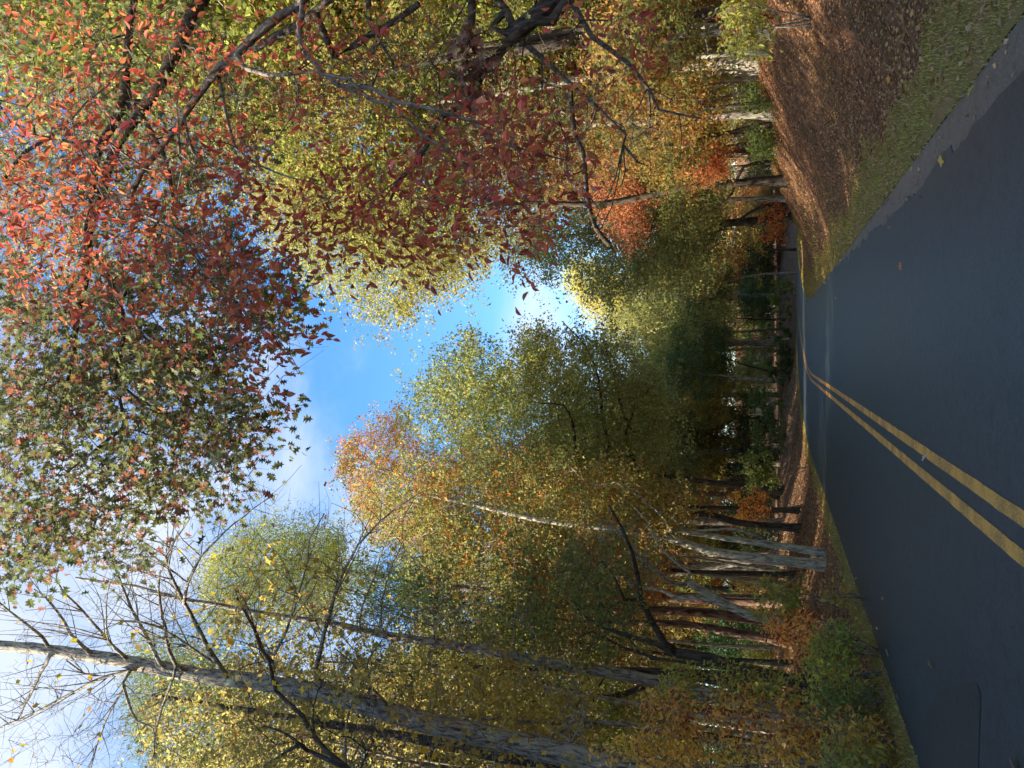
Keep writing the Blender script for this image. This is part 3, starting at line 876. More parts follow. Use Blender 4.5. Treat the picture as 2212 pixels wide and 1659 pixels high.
placed = []
def scatter_forest():
    rng = np.random.default_rng(99)
    kinds = [('oak0', 'olive green leafy tree', OLIVE, 20), ('oak1', 'dark green leafy tree', GREEN, 21), ('oak2', 'yellow green leafy tree', YGREEN, 17), ('oak0', 'brownish green leafy tree', BROWNG, 19),
             ('oak3', 'thin golden leaved tree', GOLD, 18), ('oak2', 'rust brown leaved tree', RUST, 15), ('oak1', 'orange leaved tree', ORANGE, 19), ('pine0', 'tall pine', PINEY, 24), ('pine1', 'dark green pine', PINEG, 21), ('sparse', 'nearly leafless slender tree', GOLD, 18)]
    wts = np.array([.22, .13, .18, .12, .07, .06, .05, .06, .05, .06]); wts /= wts.sum()
    tries = 0
    while len(placed) < 145 and tries < 9000:
        tries += 1
        x = rng.uniform(-60, 62); y = rng.uniform(-14, 125)
        if y > 15 and abs(x) > 8 + y * .62: continue
        t, s = path_ts(x, y); t = float(t); s = float(s)
        if t > 175: continue
        if s > 0 and s < 10.5 + (3 if t < 40 else 0): continue
        if s < 0 and s > -10.5: continue
        if y < 30 and -13 < x < 0 : continue           # the traced trees stand here
        if y < 20 and 0 < x < 14: continue
        if s < 0 and 8 < y < 42 and x > -34 and rng.random() < .45: continue
        if s < 0 and -12 < y < 46 and x < -24 and rng.random() < .6: continue
        dmin = 3.8 if y < 60 else 5.0
        if any((x - a) ** 2 + (y - b) ** 2 < dmin ** 2 for a, b in placed): continue
        if s > 0 and x > 12 and y < 30 and len(placed) > 0 and rng.random() < .3: continue
        i = rng.choice(len(kinds), p=wts); key, lab, col, h = kinds[i]
        h = h * rng.uniform(.85, 1.15)
        if y > 2:
            hc = cap_height(x, y, PROTO[key][3], h)
            if hc < 6: continue
            h = hc
        if h < 11: key = 'young0' if rng.random() < .5 else 'oak2'
        placed.append((x, y))
        side = 'left of the road' if s < 0 else 'right of the road'
        if t > 48 and s < 0: side = 'beyond the bend'
        if y < 3: side = 'beside the camera'
        nm = 'pine_tree' if 'pine' in key else 'broadleaf_tree'
        c = np.array(col) * np.r_[rng.uniform(.85, 1.15, 3), 1]
        place(key, x, y, h, tuple(c), rowlabel(side, lab), name=nm, group=f'{lab}s {side}', rng=rng, wide=1.0 if h > 12 else 1.1)
scatter_forest()
# trees close to the road on the left, beside and behind the camera, that shade it; tall sunlit ones on the right bank
for i, (x, y, h, k) in enumerate([(-9.5, -4, 19, 'oak2'), (-10.8, 0, 20, 'oak2'), (-14, -1, 21, 'oak0'), (-14.5, 5, 20, 'oak2'), (-13, -8.5, 21, 'oak2'), (-19, 2, 22, 'oak1'), (-19, -5, 21, 'oak0'), (-10, -12, 19, 'oak2'), (-18.5, 9, 21, 'oak2'), (-22, 14, 21, 'oak0'), (-16.5, -14, 21, 'oak0'), (-14.8, 1.6, 22, 'oak2'), (-12.5, -1.5, 22, 'oak0'), (-16, 8, 26, 'oak0'), (-22, 4, 27, 'oak2'), (-22, -3, 27, 'oak0'), (-12, -16, 24, 'oak0')]):
    place(k, x, y, h * .80, OLIVE, 'olive green leafy tree shading the road beside the camera', group='trees shading the road beside the camera'); placed.append((x, y))
for i, (x, y, h, k, lb) in enumerate([(12.5, 16, 25, 'oak0', 'tall yellow green tree on the right bank behind the red leaved tree'), (16, 20, 27, 'oak2', 'tallest yellow green tree well back on the right bank'), (18, 14, 26, 'oak1', 'tall yellow green tree deep in the woods at the right edge'),
                                (-8.5, 74, 13, 'oak2', 'low rounded tree in the dark woods left of the far bend'), (-13, 79, 15, 'oak0', 'taller tree in the dark woods left of the far bend'), (-19, 82, 15, 'oak2', 'broad tree deep behind the top of the left bank'),
                                (20, 24, 26, 'oak0', 'yellow green tree deep in the right woods behind the lit pale clump'), (13, 25, 23, 'oak2', 'yellow green tree above the pale clump behind the right bank'), (11.5, 21, 24, 'oak1', 'yellow green crown above the pinkish trunk on the right bank')]):
    place(k, x, y, h, (.24, .24, .04, .12), lb, wide=1.0); placed.append((x, y))

rgp = np.random.default_rng(17)
for i in range(26):
    for _ in range(50):
        y = rgp.uniform(15, 40); x = -1.2 - HW - 4.5 - rgp.uniform(0, 15)
        if all((x - a) ** 2 + (y - b) ** 2 > 1.7 ** 2 for a, b in placed): break
    placed.append((x, y))
    place('bare' if i % 3 else 'sparse', x, y, rgp.uniform(10, 16), (.30, .17, .04, .3), 'slender sunlit pale trunk among many in the woods left of the road', name='slender_tree', group='slender pale trunks left of the road', rng=rgp)

# understory: young trees and bushes that hide the foot of the woods
def scatter_under():
    rng = np.random.default_rng(5)
    kinds = [('young0', 'yellow leaved young tree', GOLD), ('young1', 'orange leaved young tree', ORANGE), ('young1', 'green leaved young tree', OLIVE), ('young0', 'red leaved young tree', REDC), ('bush0', 'green bush', GREEN), ('bush0', 'yellow green bush', YGREEN), ('bare', 'pale bare thin tree', GOLD), ('young1', 'rust brown young tree', RUST)]
    w = np.array([.14, .12, .16, .04, .14, .1, .2, .1]); w /= w.sum()
    n = 0; tries = 0; sp = []
    while n < 110 and tries < 8000:
        tries += 1
        t = rng.uniform(5, 120); e = rng.uniform(7.5, 32)
        side = -1 if rng.random() < .55 else 1
        if side < 0 and t > 45: e = rng.uniform(2.5, 26)
        if side > 0 and t < 48: e = rng.uniform(11, 30)
        s = side * (HW + e)
        if side > 0 and e > 50: continue
        x, y = path_xy(t, s); x = float(x); y = float(y)
        if y < 26 and -12 < x < 0: continue
        if any((x - a) ** 2 + (y - b) ** 2 < 2.2 ** 2 for a, b in sp): continue
        i = rng.choice(len(kinds), p=w); key, lab, col = kinds[i]
        h = PROTO[key][2] * rng.uniform(.7, 1.2)
        hc = cap_height(x, y, PROTO[key][3], h)
        if hc < 1.5: continue
        h = min(h, hc); sp.append((x, y)); n += 1
        sd = 'left of the road' if side < 0 else 'right of the road'
        if side < 0 and t > 45: sd = 'beyond the bend'
        cat = 'bush' if 'bush' in lab else 'young tree' if 'young' in lab else 'tree'
        place(key, x, y, h, tuple(np.array(col) * np.r_[rng.uniform(.8, 1.2, 3), 1]), f'{lab} in the shade of the woods {sd}', cat=cat, name=cat.replace(' ', '_') if cat != 'tree' else 'bare_tree', group=f'{lab}s under the trees {sd}', rng=rng)
scatter_under()
def scatter_evergreen():
    rng = np.random.default_rng(8); sp = []; tries = 0
    while len(sp) < 120 and tries < 6000:
        tries += 1
        t = rng.uniform(18, 135); e = rng.uniform(9, 48)
        side = -1 if rng.random() < .68 else 1
        if side < 0 and t > 46: e = rng.uniform(5, 50)
        if side > 0 and t < 45: e = rng.uniform(14, 34)
        x, y = path_xy(t, side * (HW + e)); x = float(x); y = float(y)
        if y < 14 or abs(x) > 8 + y * .7: continue
        if any((x - a) ** 2 + (y - b) ** 2 < 2.6 ** 2 for a, b in sp): continue
        sp.append((x, y))
        sd = 'left of the road' if side < 0 else 'right of the road'
        if side < 0 and t > 45: sd = 'beyond the bend'
        place('bush0', x, y, rng.uniform(2.6, 5.5), tuple(np.array((.045, .07, .02, 0)) * np.r_[rng.uniform(.8, 1.3, 3), 1]), f'tall dark evergreen bush in the woods {sd}', cat='bush', name='evergreen_bush', group=f'tall evergreen bushes {sd}', rng=rng, wide=.95)
scatter_evergreen()
for i, (x, y) in enumerate([(5, 77), (8, 80), (11, 82), (14.5, 83.5), (18, 85.5), (6.5, 84), (12, 87), (17, 90), (22, 88), (9, 90)]):
    place('bush0', x, y, 3.4 + (i % 3) * .6, (.10, .09, .025, .25), 'brownish green bush in the shade across the far road', cat='bush', name='bush', group='brownish bushes across the far road', wide=1.2)
# ------------------------------------------------------------------ traced trees
def gz(x, y): return float(hgt(x, y))
def on_ground(X, Y, y):
    """foot of a trunk seen at photo row Y, at distance y: x from the view, z from the ground"""
    p = py(X, Y, y); return np.array([p[0], y, gz(p[0], y) - .1])
def trace(pts, y0, y1=None, arc=0.0, seed=0):
    """photo polyline laid at distances running from y0 to y1, bowed by arc metres"""
    y1 = y0 if y1 is None else y1
    n = len(pts); P = []
    L = np.concatenate([[0], np.cumsum([math.dist(a, b) for a, b in zip(pts[:-1], pts[1:])])]); L = L / L[-1]
    for (X, Y), u in zip(pts, L):
        P.append(py(X, Y, y0 + (y1 - y0) * u + arc * math.sin(math.pi * u)))
    return P

R1 = np.random.default_rng(101)
# ---- left: centre group of crowns -----------------------------------
H1 = [(1290, 715), (1190, 705), (1125, 695), (1090, 760), (1010, 720), (985, 760), (940, 765), (915, 815), (880, 850), (880, 930), (960, 1000), (1100, 1120), (1300, 1150), (1420, 1080), (1470, 940), (1420, 800), (1350, 730)]
b = on_ground(1700, 1140, 33)
grow_tree('oak_tree', 'large olive green tree whose crown borders the sky left of the bend', 'tree',
          [([b] + trace([(1600, 1130), (1520, 1110), (1430, 1120), (1350, 1090)], 33), .16, .11),
           (trace(cr('W', [(640, 1480), (590, 1440), (595, 1290), (560, 1100), (540, 900), (460, 700), (330, 560)]), 33, 31), .12, .02),
           (trace(cr('W', [(790, 1460), (700, 1270), (720, 1150), (780, 1030), (880, 900)]), 33, 34), .10, .02),
           (trace(cr('W', [(700, 1130), (640, 950), (600, 780), (560, 640)]), 33, 35), .08, .02),
           (trace(cr('W', [(590, 1470), (540, 1300), (530, 1200)]), 33, 34), .09, .04),
           (trace(cr('W', [(440, 1420), (400, 1300), (390, 1180), (330, 1050), (200, 1040)]), 33, 30), .09, .02)],
          fill_poly(inset(H1), 30, 38, 760, R1), 66, .14, (.23, .215, .05, .06), R1, BARK_DARK, spread=.5, rtip=.011)
H2 = [(728, 960), (735, 1020), (760, 1100), (830, 1170), (960, 1160), (990, 1050), (930, 960), (880, 880), (840, 890), (790, 920), (760, 950)]
b = on_ground(1690, 1130, 41)
grow_tree('broadleaf_tree', 'tall green tree with orange patches at the top, highest crown left of the blue sky', 'tree',
          [([b] + trace([(1400, 1120), (1100, 1090), (900, 1040), (780, 990)], 41), .24, .04)],
          fill_poly(inset(H2), 38, 45, 260, R1), 62, .14, (.28, .23, .05, .5), R1, BARK_GREY, leafmat=leaf_material('leaf_olive_orange', turned=(.50, .17, .035)), spread=.5, rtip=.014)
H3 = [(770, 1060), (830, 1020), (960, 1000), (1080, 980), (1230, 1010), (1400, 1060), (1450, 1160), (1380, 1260), (1200, 1280), (1050, 1270), (900, 1240), (810, 1180)]
b = on_ground(1730, 1215, 23.5)
grow_tree('birch_tree', 'pale grey trunk with sun patches, left one of the forked pair on the leafy bank', 'tree',
          [([on_ground(1740, 1218, 23)] + trace(cr('E', [(1659, 430), (1400, 400), (1200, 370), (1000, 310), (750, 255)]), 23) + trace([(1180, 1125), (1000, 1085), (880, 1060)], 23, 25), .155, .05),
           (trace(cr('E', [(1000, 310), (930, 180), (800, 60), (640, -40)]), 23, 22), .06, .02)],
          fill_poly(H3, 22, 30, 520, R1), 56, .115, (.20, .185, .055, .34), R1, BARK_PALE, leafmat=leaf_material('leaf_brown_orange', turned=(.44, .16, .03)), spread=.40, rtip=.009)
H3b = [(1150, 1000), (1350, 1030), (1500, 1080), (1480, 1150), (1300, 1130), (1150, 1090)]
grow_tree('birch_tree', 'pale slim trunk, right one of the forked pair on the leafy bank', 'tree',
          [([on_ground(1735, 1195, 23.4)] + trace(cr('E', [(1659, 345), (1400, 310), (1200, 280), (900, 240), (700, 215), (500, 160)]), 23.4), .115, .04),
           (trace(cr('E', [(1500, 290), (1350, 240), (1070, 250), (1010, 210), (930, 110)]), 23.4, 23), .05, .02)],
          fill_poly(H3b, 22, 27, 120, R1), 40, .11, (.30, .22, .05, .3), R1, BARK_PALE, spread=.4, rtip=.009)
H1b = [(1250, 760), (1150, 740), (1050, 780), (960, 830), (930, 900), (960, 1000), (1100, 1100), (1300, 1150), (1420, 1080), (1470, 940), (1420, 800), (1330, 750)]
grow_tree('broadleaf_tree', 'shaded olive tree standing right behind the large olive crown left of the bend', 'tree',
          [([on_ground(1700, 1060, 47)] + trace([(1600, 1050), (1400, 1020), (1150, 950)], 47), .25, .05)],
          fill_poly(H1b, 44, 51, 330, R1), 56, .17, (.20, .19, .045, .15), R1, BARK_DARK, spread=.75, rtip=.014)
# pines behind the poplar
def pine_traced(label, foot, y, line, poly, n, colour, r0, dy=3):
    rg = np.random.default_rng(len(label) * 7)
    A = fill_poly(poly, y - dy, y + dy, n, rg)
    base = on_ground(*foot, y)
    root = thing('pine_tree', label, 'tree', base)
    sk = Skel(rg, .7); sk.limb([base] + trace(line, y), r0, .03); sk.attach(A, .2)
    g = Geo(); sk.tubes(g, .01, .42); g.build('trunk', BARK_PINE, root, base, smooth=True)
    lg = Geo(); m = 60; ci = np.repeat(np.arange(len(A)), m)
    P = A[ci] + rg.standard_normal((len(ci), 3)) * np.array([.5, .5, .22])
    D = rg.standard_normal((len(ci), 3)) + np.array([0, 0, .9])
    leaves(lg, T_NEEDLE, P, .24 * rg.uniform(.7, 1.3, len(P)), rg, D=D, clump=rg.random(len(A))[ci])
    c = lg.build('crown', NEEDLE, root, base); c.color = colour
    return root
pine_traced('yellow green pine standing behind the slimmer grey trunk at the left', (1700, 1300), 34, [(1400, 1290), (1000, 1270), (700, 1230), (470, 1240)],
            [(425, 1250), (480, 1180), (560, 1130), (620, 1115), (740, 1150), (760, 1250), (740, 1330), (600, 1350), (470, 1370), (430, 1310)], 460, (.33, .30, .05, 0), .25)
pine_traced('blue green pine behind the big grey trunk near the left edge', (1760, 1560), 30, [(1300, 1520), (900, 1480), (500, 1440), (300, 1440)],
            [(290, 1400), (270, 1480), (290, 1600), (330, 1659), (520, 1700), (620, 1560), (560, 1440), (430, 1380), (350, 1370)], 440, (.17, .19, .05, 0), .25)
pine_traced('reddish pine trunk lit on its left side in the middle of the left woods', (1640, 1335), 27, cr('E', [(1480, 780), (1200, 740), (900, 722), (700, 705), (400, 700), (-200, 690), (-700, 600)]),
            [(760, 1230), (900, 1210), (1000, 1260), (960, 1340), (850, 1350), (770, 1310)], 110, (.08, .11, .03, 0), .2)
pine_traced('short lit pine trunk just left of the reddish pine trunk', (1670, 1385), 25, cr('E', [(1560, 890), (1250, 840), (1000, 800), (500, 790), (0, 760)]),
            [(1020, 1290), (1150, 1300), (1200, 1370), (1100, 1400), (1000, 1380)], 60, (.07, .10, .03, 0), .17)
# lichened crooked tree
grow_tree('crooked_tree', 'crooked lichen covered tree forking in front of the orange leaves', 'tree',
          [([on_ground(1690, 1350, 19)] + trace(cr('E', [(1430, 750), (1300, 690), (1150, 600), (1070, 550)]), 19), .14, .09),
           (trace(cr('E', [(1070, 550), (1040, 572), (950, 550), (850, 460), (760, 380), (680, 280), (600, 200)]), 19, 18), .085, .02),
           (trace(cr('E', [(1070, 550), (1080, 500), (1000, 440), (920, 370), (870, 290), (830, 200), (760, 120)]), 19, 19.5), .05, .015),
           (trace(cr('E', [(1300, 700), (1150, 642), (1000, 650), (920, 605), (800, 590), (700, 560)]), 19, 20), .075, .03)],
          fill_poly([(1220, 1130), (1400, 1150), (1420, 1240), (1330, 1290), (1200, 1270)], 17, 21, 90, R1), 18, .085, (.17, .13, .03, .3), R1, BARK_PALE, spread=.35, rtip=.006, twign=3)
# dark forked tree
grow_tree('forked_tree', 'dark forked tree with mossy limbs in front of the left woods', 'tree',
          [([on_ground(1735, 1480, 15.5)] + trace(cr('E', [(1640, 1130), (1400, 1070), (1200, 1010), (1000, 975)]), 15.5), .15, .10),
           (trace(cr('E', [(1000, 975), (930, 920), (880, 830), (790, 660), (780, 560), (740, 380), (670, 220), (600, 100)]), 15.5, 14.5), .085, .02),
           (trace(cr('E', [(960, 965), (880, 920), (700, 870), (550, 820), (430, 740), (380, 640)]), 15.5, 16), .07, .015),
           (trace(cr('E', [(1400, 1075), (1100, 1040), (900, 1010), (700, 950), (560, 880), (500, 850), (430, 870), (370, 840)]), 15.8, 16.3), .05, .012),
           (trace(cr('E', [(850, 1010), (730, 910), (660, 760), (600, 730)]), 16, 17), .03, .01),
           (trace(cr('E', [(690, 660), (630, 520), (560, 430)]), 15, 14), .035, .01)],
          fill_poly([(1100, 1180), (1330, 1180), (1400, 1280), (1380, 1400), (1250, 1420), (1120, 1350)], 13.5, 18, 120, R1), 22, .085, (.13, .14, .03, .15), R1, BARK_DARK, spread=.35, rtip=.006, twign=3)

def side_shoots(sk, rng, dens=.9, L0=.5, L1=1.9, rmax=.017, rend=.004):
    """fine side branches along the hand laid limbs"""
    for path in list(sk.paths[1:]):
        Q = sk.pos[path]; rr = [sk.hand[i] for i in path]
        for _ in range(max(3, int(len(Q) * dens))):
            i = rng.integers(max(1, len(Q) // 5), len(Q) - 1) if len(Q) > 3 else 1
            if sk.hand[path[i]] is None: continue
            tg = Q[min(i + 1, len(Q) - 1)] - Q[i - 1]; tg /= np.linalg.norm(tg) + 1e-9
            sd_ = rng.standard_normal(3); sd_ -= tg * (sd_ @ tg); sd_ /= np.linalg.norm(sd_)
            L = rng.uniform(L0, L1) * (1.2 - .6 * i / len(Q)); d = tg * .75 + sd_ * .65 + np.array([0, 0, .25])
            a_ = Q[i]; b_ = a_ + d * L * .5 + rng.normal(0, .05, 3); c_ = b_ + (d + np.array([0, 0, .35]) + rng.normal(0, .2, 3)) * L * .5
            sk.limb([a_, b_, c_], min(rmax, sk.hand[path[i]] * .55), rend)

# ---- slimmer grey trunk and the big grey trunk (tulip trees) --------
def tulip_tree(label, foot, y, r0, r1, line, limbs, poly, n, rng, leafn, yr):
    base = on_ground(foot[0], foot[1], y)
    root = thing('tulip_tree', label, 'tree', base)
    sk = Skel(rng, .35)
    sk.limb([base] + trace(line, y, y + .8), r0, r1)
    for pts, a, bb, ya, yb in limbs:
        sk.limb(trace(pts, ya, yb), a, bb, jit=.008)
    side_shoots(sk, rng)
    A = fill_poly(poly, yr[0], yr[1], n, rng)
    sk.attach(A, .5, wig=.22)
    g = Geo(); sk.tubes(g, .0062, .5, wob=.06, fat=(.09, .03))
    P, D = twigs(g, A, rng, 3, .5, .0045)
    g.build('trunk', BARK_GREY, root, base, smooth=True)
    # big yellow leaves, one by one
    idx = rng.choice(len(P), leafn, replace=False)
    for i in idx:
        o = bpy.data.objects.new('leaf', MEL_TUL); C.objects.link(o); o.parent = root
        d = D[i] + rng.normal(0, .5, 3); d[2] -= .7; d /= np.linalg.norm(d)
        o.rotation_euler = Vector(d).to_track_quat('X', 'Z').to_euler(); o.location = P[i] - base
        s = rng.uniform(.07, .14); o.scale = (s, s, s)
        o.color = ((.46, .28, .025, 0), (.36, .27, .03, 0), (.40, .20, .02, 0), (.25, .12, .03, 0))[rng.choice(4, p=[.5, .25, .17, .08])]
    return root
bigline = [(1600, 1705), (1350, 1655), (1152, 1612), (912, 1557), (730, 1506), (580, 1476), (437, 1459), (255, 1426), (109, 1405), (0, 1394), (-120, 1385)]
R2 = np.random.default_rng(202)
bl = [(cr('H', [(1320, 1080), (1210, 900), (1130, 740), (1060, 610), (1000, 480), (985, 400), (1040, 300), (1130, 180)]), .062, .012, 13.2, 12),
      (cr('H', [(1090, 690), (1120, 560), (1200, 400), (1340, 250), (1500, 120), (1640, 30)]), .035, .008, 12.6, 12),
      (cr('H', [(1050, 1050), (1000, 960), (980, 830), (950, 700), (940, 600), (950, 500), (1000, 400), (1060, 250)]), .05, .01, 13.3, 12.3),
      (cr('H', [(950, 1040), (880, 900), (820, 790), (750, 650), (700, 500), (640, 380), (560, 250)]), .05, .01, 13.3, 14),
      (cr('H', [(720, 980), (620, 880), (540, 780), (450, 680), (330, 540), (380, 430), (450, 300)]), .045, .008, 13.4, 13),
      (cr('H', [(500, 940), (420, 870), (380, 790), (340, 730), (280, 650), (200, 600)]), .05, .015, 13.4, 14),
      (cr('H', [(250, 880), (150, 800), (60, 730), (-40, 640)]), .045, .02, 13.5, 13),
      (cr('H', [(1330, 1060), (1200, 990), (1050, 880), (950, 830), (850, 790), (720, 790), (580, 850), (470, 920)]), .035, .006, 13.2, 12),
      (cr('H', [(700, 970), (640, 900), (630, 700), (650, 550)]), .03, .01, 13.4, 12.8),
      (cr('H', [(780, 1075), (730, 1150), (760, 1250), (810, 1380), (910, 1425), (930, 1520)]), .04, .01, 13.3, 12.5),
      (cr('H', [(800, 1075), (600, 1130), (400, 1230), (250, 1310), (0, 1420)]), .05, .03, 13.4, 14),
      (cr('H', [(300, 985), (240, 1100), (150, 1280), (100, 1380)]), .05, .02, 13.5, 14),
      (cr('H', [(640, 1110), (500, 1100), (400, 1020)]), .03, .02, 13.9, 13.5),
      (cr('H', [(1030, 1120), (980, 1250), (930, 1400), (905, 1620)]), .03, .012, 13.2, 14),
      (cr('H', [(740, 1180), (680, 1270), (600, 1450), (540, 1660)]), .03, .015, 13.2, 13.4),
      (cr('G', [(480, 1205), (370, 1130), (365, 1080), (400, 930), (430, 800), (480, 640), (540, 480), (620, 340), (750, 200), (880, 90), (1000, 20)]), .055, .008, 13.1, 11.8),
      (cr('G', [(100, 1150), (120, 1050), (60, 960), (10, 840), (-60, 650)]), .05, .01, 13.2, 12.4),
      (cr('G', [(120, 990), (190, 850), (260, 640), (320, 430), (330, 300), (420, 150)]), .035, .008, 12.9, 12),
      (cr('G', [(690, 1250), (670, 1050), (700, 980), (760, 900)]), .035, .015, 13, 13.5),
      (cr('G', [(800, 1290), (700, 1180), (600, 1050), (480, 950)]), .03, .01, 13, 12.3),
      (cr('G', [(540, 1650), (545, 1450), (570, 1300), (640, 1150), (760, 1010)]), .03, .008, 12.4, 13),
      (cr('G', [(560, 1650), (640, 1500), (720, 1380)]), .025, .01, 12.4, 13)]
tulip_tree('big grey trunk with bare branches and a few yellow leaves, nearest trunk at the left', (1850, 1760), 13, .255, .11, bigline, bl,
           [(60, 1330), (250, 1230), (450, 1150), (560, 1050), (700, 1100), (900, 1200), (1050, 1250), (1200, 1400), (1300, 1530), (1250, 1659), (800, 1659), (500, 1659), (0, 1659), (0, 1450)], 720, R2, 240, (10.5, 15.5))
sl2 = cr('E', [(1300, 1240), (1000, 1172), (700, 1108), (400, 1060), (0, 985)]) + cr('G', [(1300, 950), (1000, 900), (780, 870), (600, 830), (400, 790), (200, 765), (0, 735)]) + cr('H', [(1300, 690), (1100, 660), (950, 620), (800, 580), (650, 560), (450, 530)])
sb = [(cr('G', [(790, 870), (755, 820), (760, 680), (800, 500), (880, 330), (930, 220)]), .03, .007, 17, 16),
      (cr('G', [(630, 830), (640, 700), (700, 560), (780, 330), (850, 200)]), .03, .007, 17, 16),
      (cr('G', [(1070, 900), (1060, 820), (1130, 750), (1250, 700), (1330, 680), (1450, 720)]), .03, .007, 17, 16),
      (cr('G', [(1540, 960), (1545, 900), (1550, 780), (1600, 640)]), .03, .01, 17, 16),
      (cr('G', [(940, 890), (900, 820), (960, 740), (1100, 690)]), .02, .006, 17, 17.5),
      (cr('H', [(1100, 665), (1000, 560), (850, 500), (700, 420)]), .03, .008, 17.4, 17),
      (cr('H', [(1300, 690), (1200, 620), (1130, 560)]), .02, .006, 17.3, 16.5),
      (cr('H', [(1050, 650), (900, 630), (750, 640), (600, 650)]), .03, .008, 17.4, 18),
      (cr('H', [(1250, 690), (1150, 740), (1000, 800), (900, 860)]), .025, .008, 17.3, 18)]
tulip_tree('slimmer grey trunk running parallel to the big one, thin bare branches at its top', (1840, 1570), 17, .17, .035, sl2, sb,
           [(200, 1200), (450, 1150), (650, 1150), (800, 1200), (1000, 1260), (1100, 1380), (900, 1420), (600, 1380), (300, 1350)], 330, np.random.default_rng(203), 70, (15.5, 19))

# more trunks of the left woods, with thin yellowing crowns
def slim(label, foot, y, r0, line, poly, n, nleaf, colour, bark, seed, ls=.10, name='slender_tree', dy=2.0, r1=.02):
    rg = np.random.default_rng(seed)
    return grow_tree(name, label, 'tree', [([on_ground(*foot, y)] + trace(line, y), r0, r1)], fill_poly(poly, y - dy, y + dy, n, rg), nleaf, ls, colour, rg, bark, spread=.38, rtip=.006)
slim('dark brown trunk hidden behind the big grey trunk at the left edge', (1780, 1700), 16, .2, cr('G', [(1640, 1610), (1200, 1530), (800, 1455), (450, 1400), (100, 1340), (-600, 1230)]),
     [(300, 1500), (520, 1420), (700, 1400), (760, 1659), (500, 1700), (330, 1659)], 200, 34, (.26, .20, .045, .1), BARK_DARK, 301, r1=.06)
slim('thin grey trunk left of the big grey trunk, yellow leaves around it', (1760, 1640), 15, .10, cr('E', [(1500, 1560), (1100, 1480), (700, 1400), (200, 1390), (-300, 1350)]),
     [(880, 1480), (1100, 1440), (1250, 1480), (1300, 1659), (1000, 1659), (850, 1600)], 150, 26, (.34, .22, .03, .05), BARK_GREY, 302)
slim('dark mossy trunk between the two grey trunks', (1760, 1520), 20, .13, cr('E', [(1400, 1180), (1000, 1120), (600, 1240), (300, 1180), (0, 1100), (-500, 1050)]),
     [(850, 1400), (1000, 1330), (1150, 1400), (1130, 1500), (950, 1520)], 120, 44, (.16, .15, .03, .1), BARK_DARK, 303)
slim('tall lit trunk far behind the pines, left of the blue sky', (1700, 1200), 40, .2, cr('G', [(1400, 680), (1150, 630), (900, 600), (700, 570), (450, 520), (300, 480)]),
     [(640, 1150), (760, 1180), (820, 1260), (740, 1290), (640, 1230)], 60, 50, (.08, .10, .03, .05), BARK_PALE, 304, ls=.13)
for k, (foot, y, r, ln, col, lab) in enumerate([
    ((1690, 1240), 30, .12, [(1500, 1235), (1350, 1225), (1200, 1210)], (.30, .10, .02, .4), 'thin dark trunk with orange leaves just left of the pale forked pair'),
    ((1700, 1290), 32, .10, [(1500, 1285), (1300, 1270), (1150, 1260)], (.33, .13, .02, .3), 'thin grey trunk among orange leaves behind the crooked tree'),
    ((1680, 1430), 24, .10, [(1500, 1420), (1300, 1395), (1100, 1370)], (.15, .13, .03, .2), 'thin trunk between the lit pine and the slimmer grey trunk'),
    ((1700, 1600), 22, .11, [(1500, 1570), (1300, 1540), (1050, 1500)], (.16, .17, .03, .1), 'thin pale trunk low at the left edge behind the saplings'),
    ((1660, 1100), 36, .14, [(1500, 1095), (1400, 1090), (1250, 1085)], (.13, .12, .03, .3), 'dark trunk behind the top of the leafy bank on the left')]):
    poly = [(ln[-1][0] - 60, ln[-1][1] - 70), (ln[0][0] - 60, ln[0][1] - 60), (ln[0][0] - 60, ln[0][1] + 60), (ln[-1][0] - 60, ln[-1][1] + 70)]
    slim(lab, foot, y, r, ln, poly, 130, 46, col, (BARK_DARK, BARK_GREY)[k % 2], 310 + k, ls=.11)

# saplings and shrubs along the left verge
def shrub(label, X, Y, y, poly, n, nleaf, ls, colour, seed, tmpl=T_OVAL, dy=.8, name='shrub', cat='shrub', mat=None, leafn=0):
    rg = np.random.default_rng(seed)
    base = on_ground(X, Y, y)
    root = thing(name, label, cat, base)
    sk = Skel(rg, .2)
    A = fill_poly(poly, y - dy, y + dy, n, rg)
    gz_ = hgt(A[:, 0], A[:, 1]); A[:, 2] = np.maximum(A[:, 2], gz_ + .08)
    c = A.mean(0)
    for k in range(4):
        e = A[rg.integers(len(A))]
        sk.limb([base + rg.normal(0, .04, 3) * [1, 1, 0], base * .5 + e * .5 + rg.normal(0, .08, 3) + [0, 0, .1], e], .018, .004, attach=False)
    sk.attach(A, .8, wig=.2)
    g = Geo(); sk.tubes(g, .0035, .4); P, D = twigs(g, A, rg, 3, .16, .0025)
    g.build('stem', BARK_TWIG, root, base)
    ci = rg.integers(0, len(P), n * nleaf)
    Q = P[ci] + rg.normal(0, .07, (len(ci), 3)); DD = D[ci] + rg.normal(0, .5, (len(ci), 3)); DD[:, 2] -= .2
    lg = Geo(); leaves(lg, tmpl, Q, ls * rg.uniform(.6, 1.3, len(Q)), rg, D=DD, clump=rg.random(len(P))[ci])
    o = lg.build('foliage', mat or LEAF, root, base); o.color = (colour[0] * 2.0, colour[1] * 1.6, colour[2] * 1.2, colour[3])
    return root
def box(X0, X1, Y0, Y1): return [(X0, Y0 + 12), (X0 + 12, Y0), (X1, Y0 + 5), (X1, Y1), (X0 + 8, Y1)]
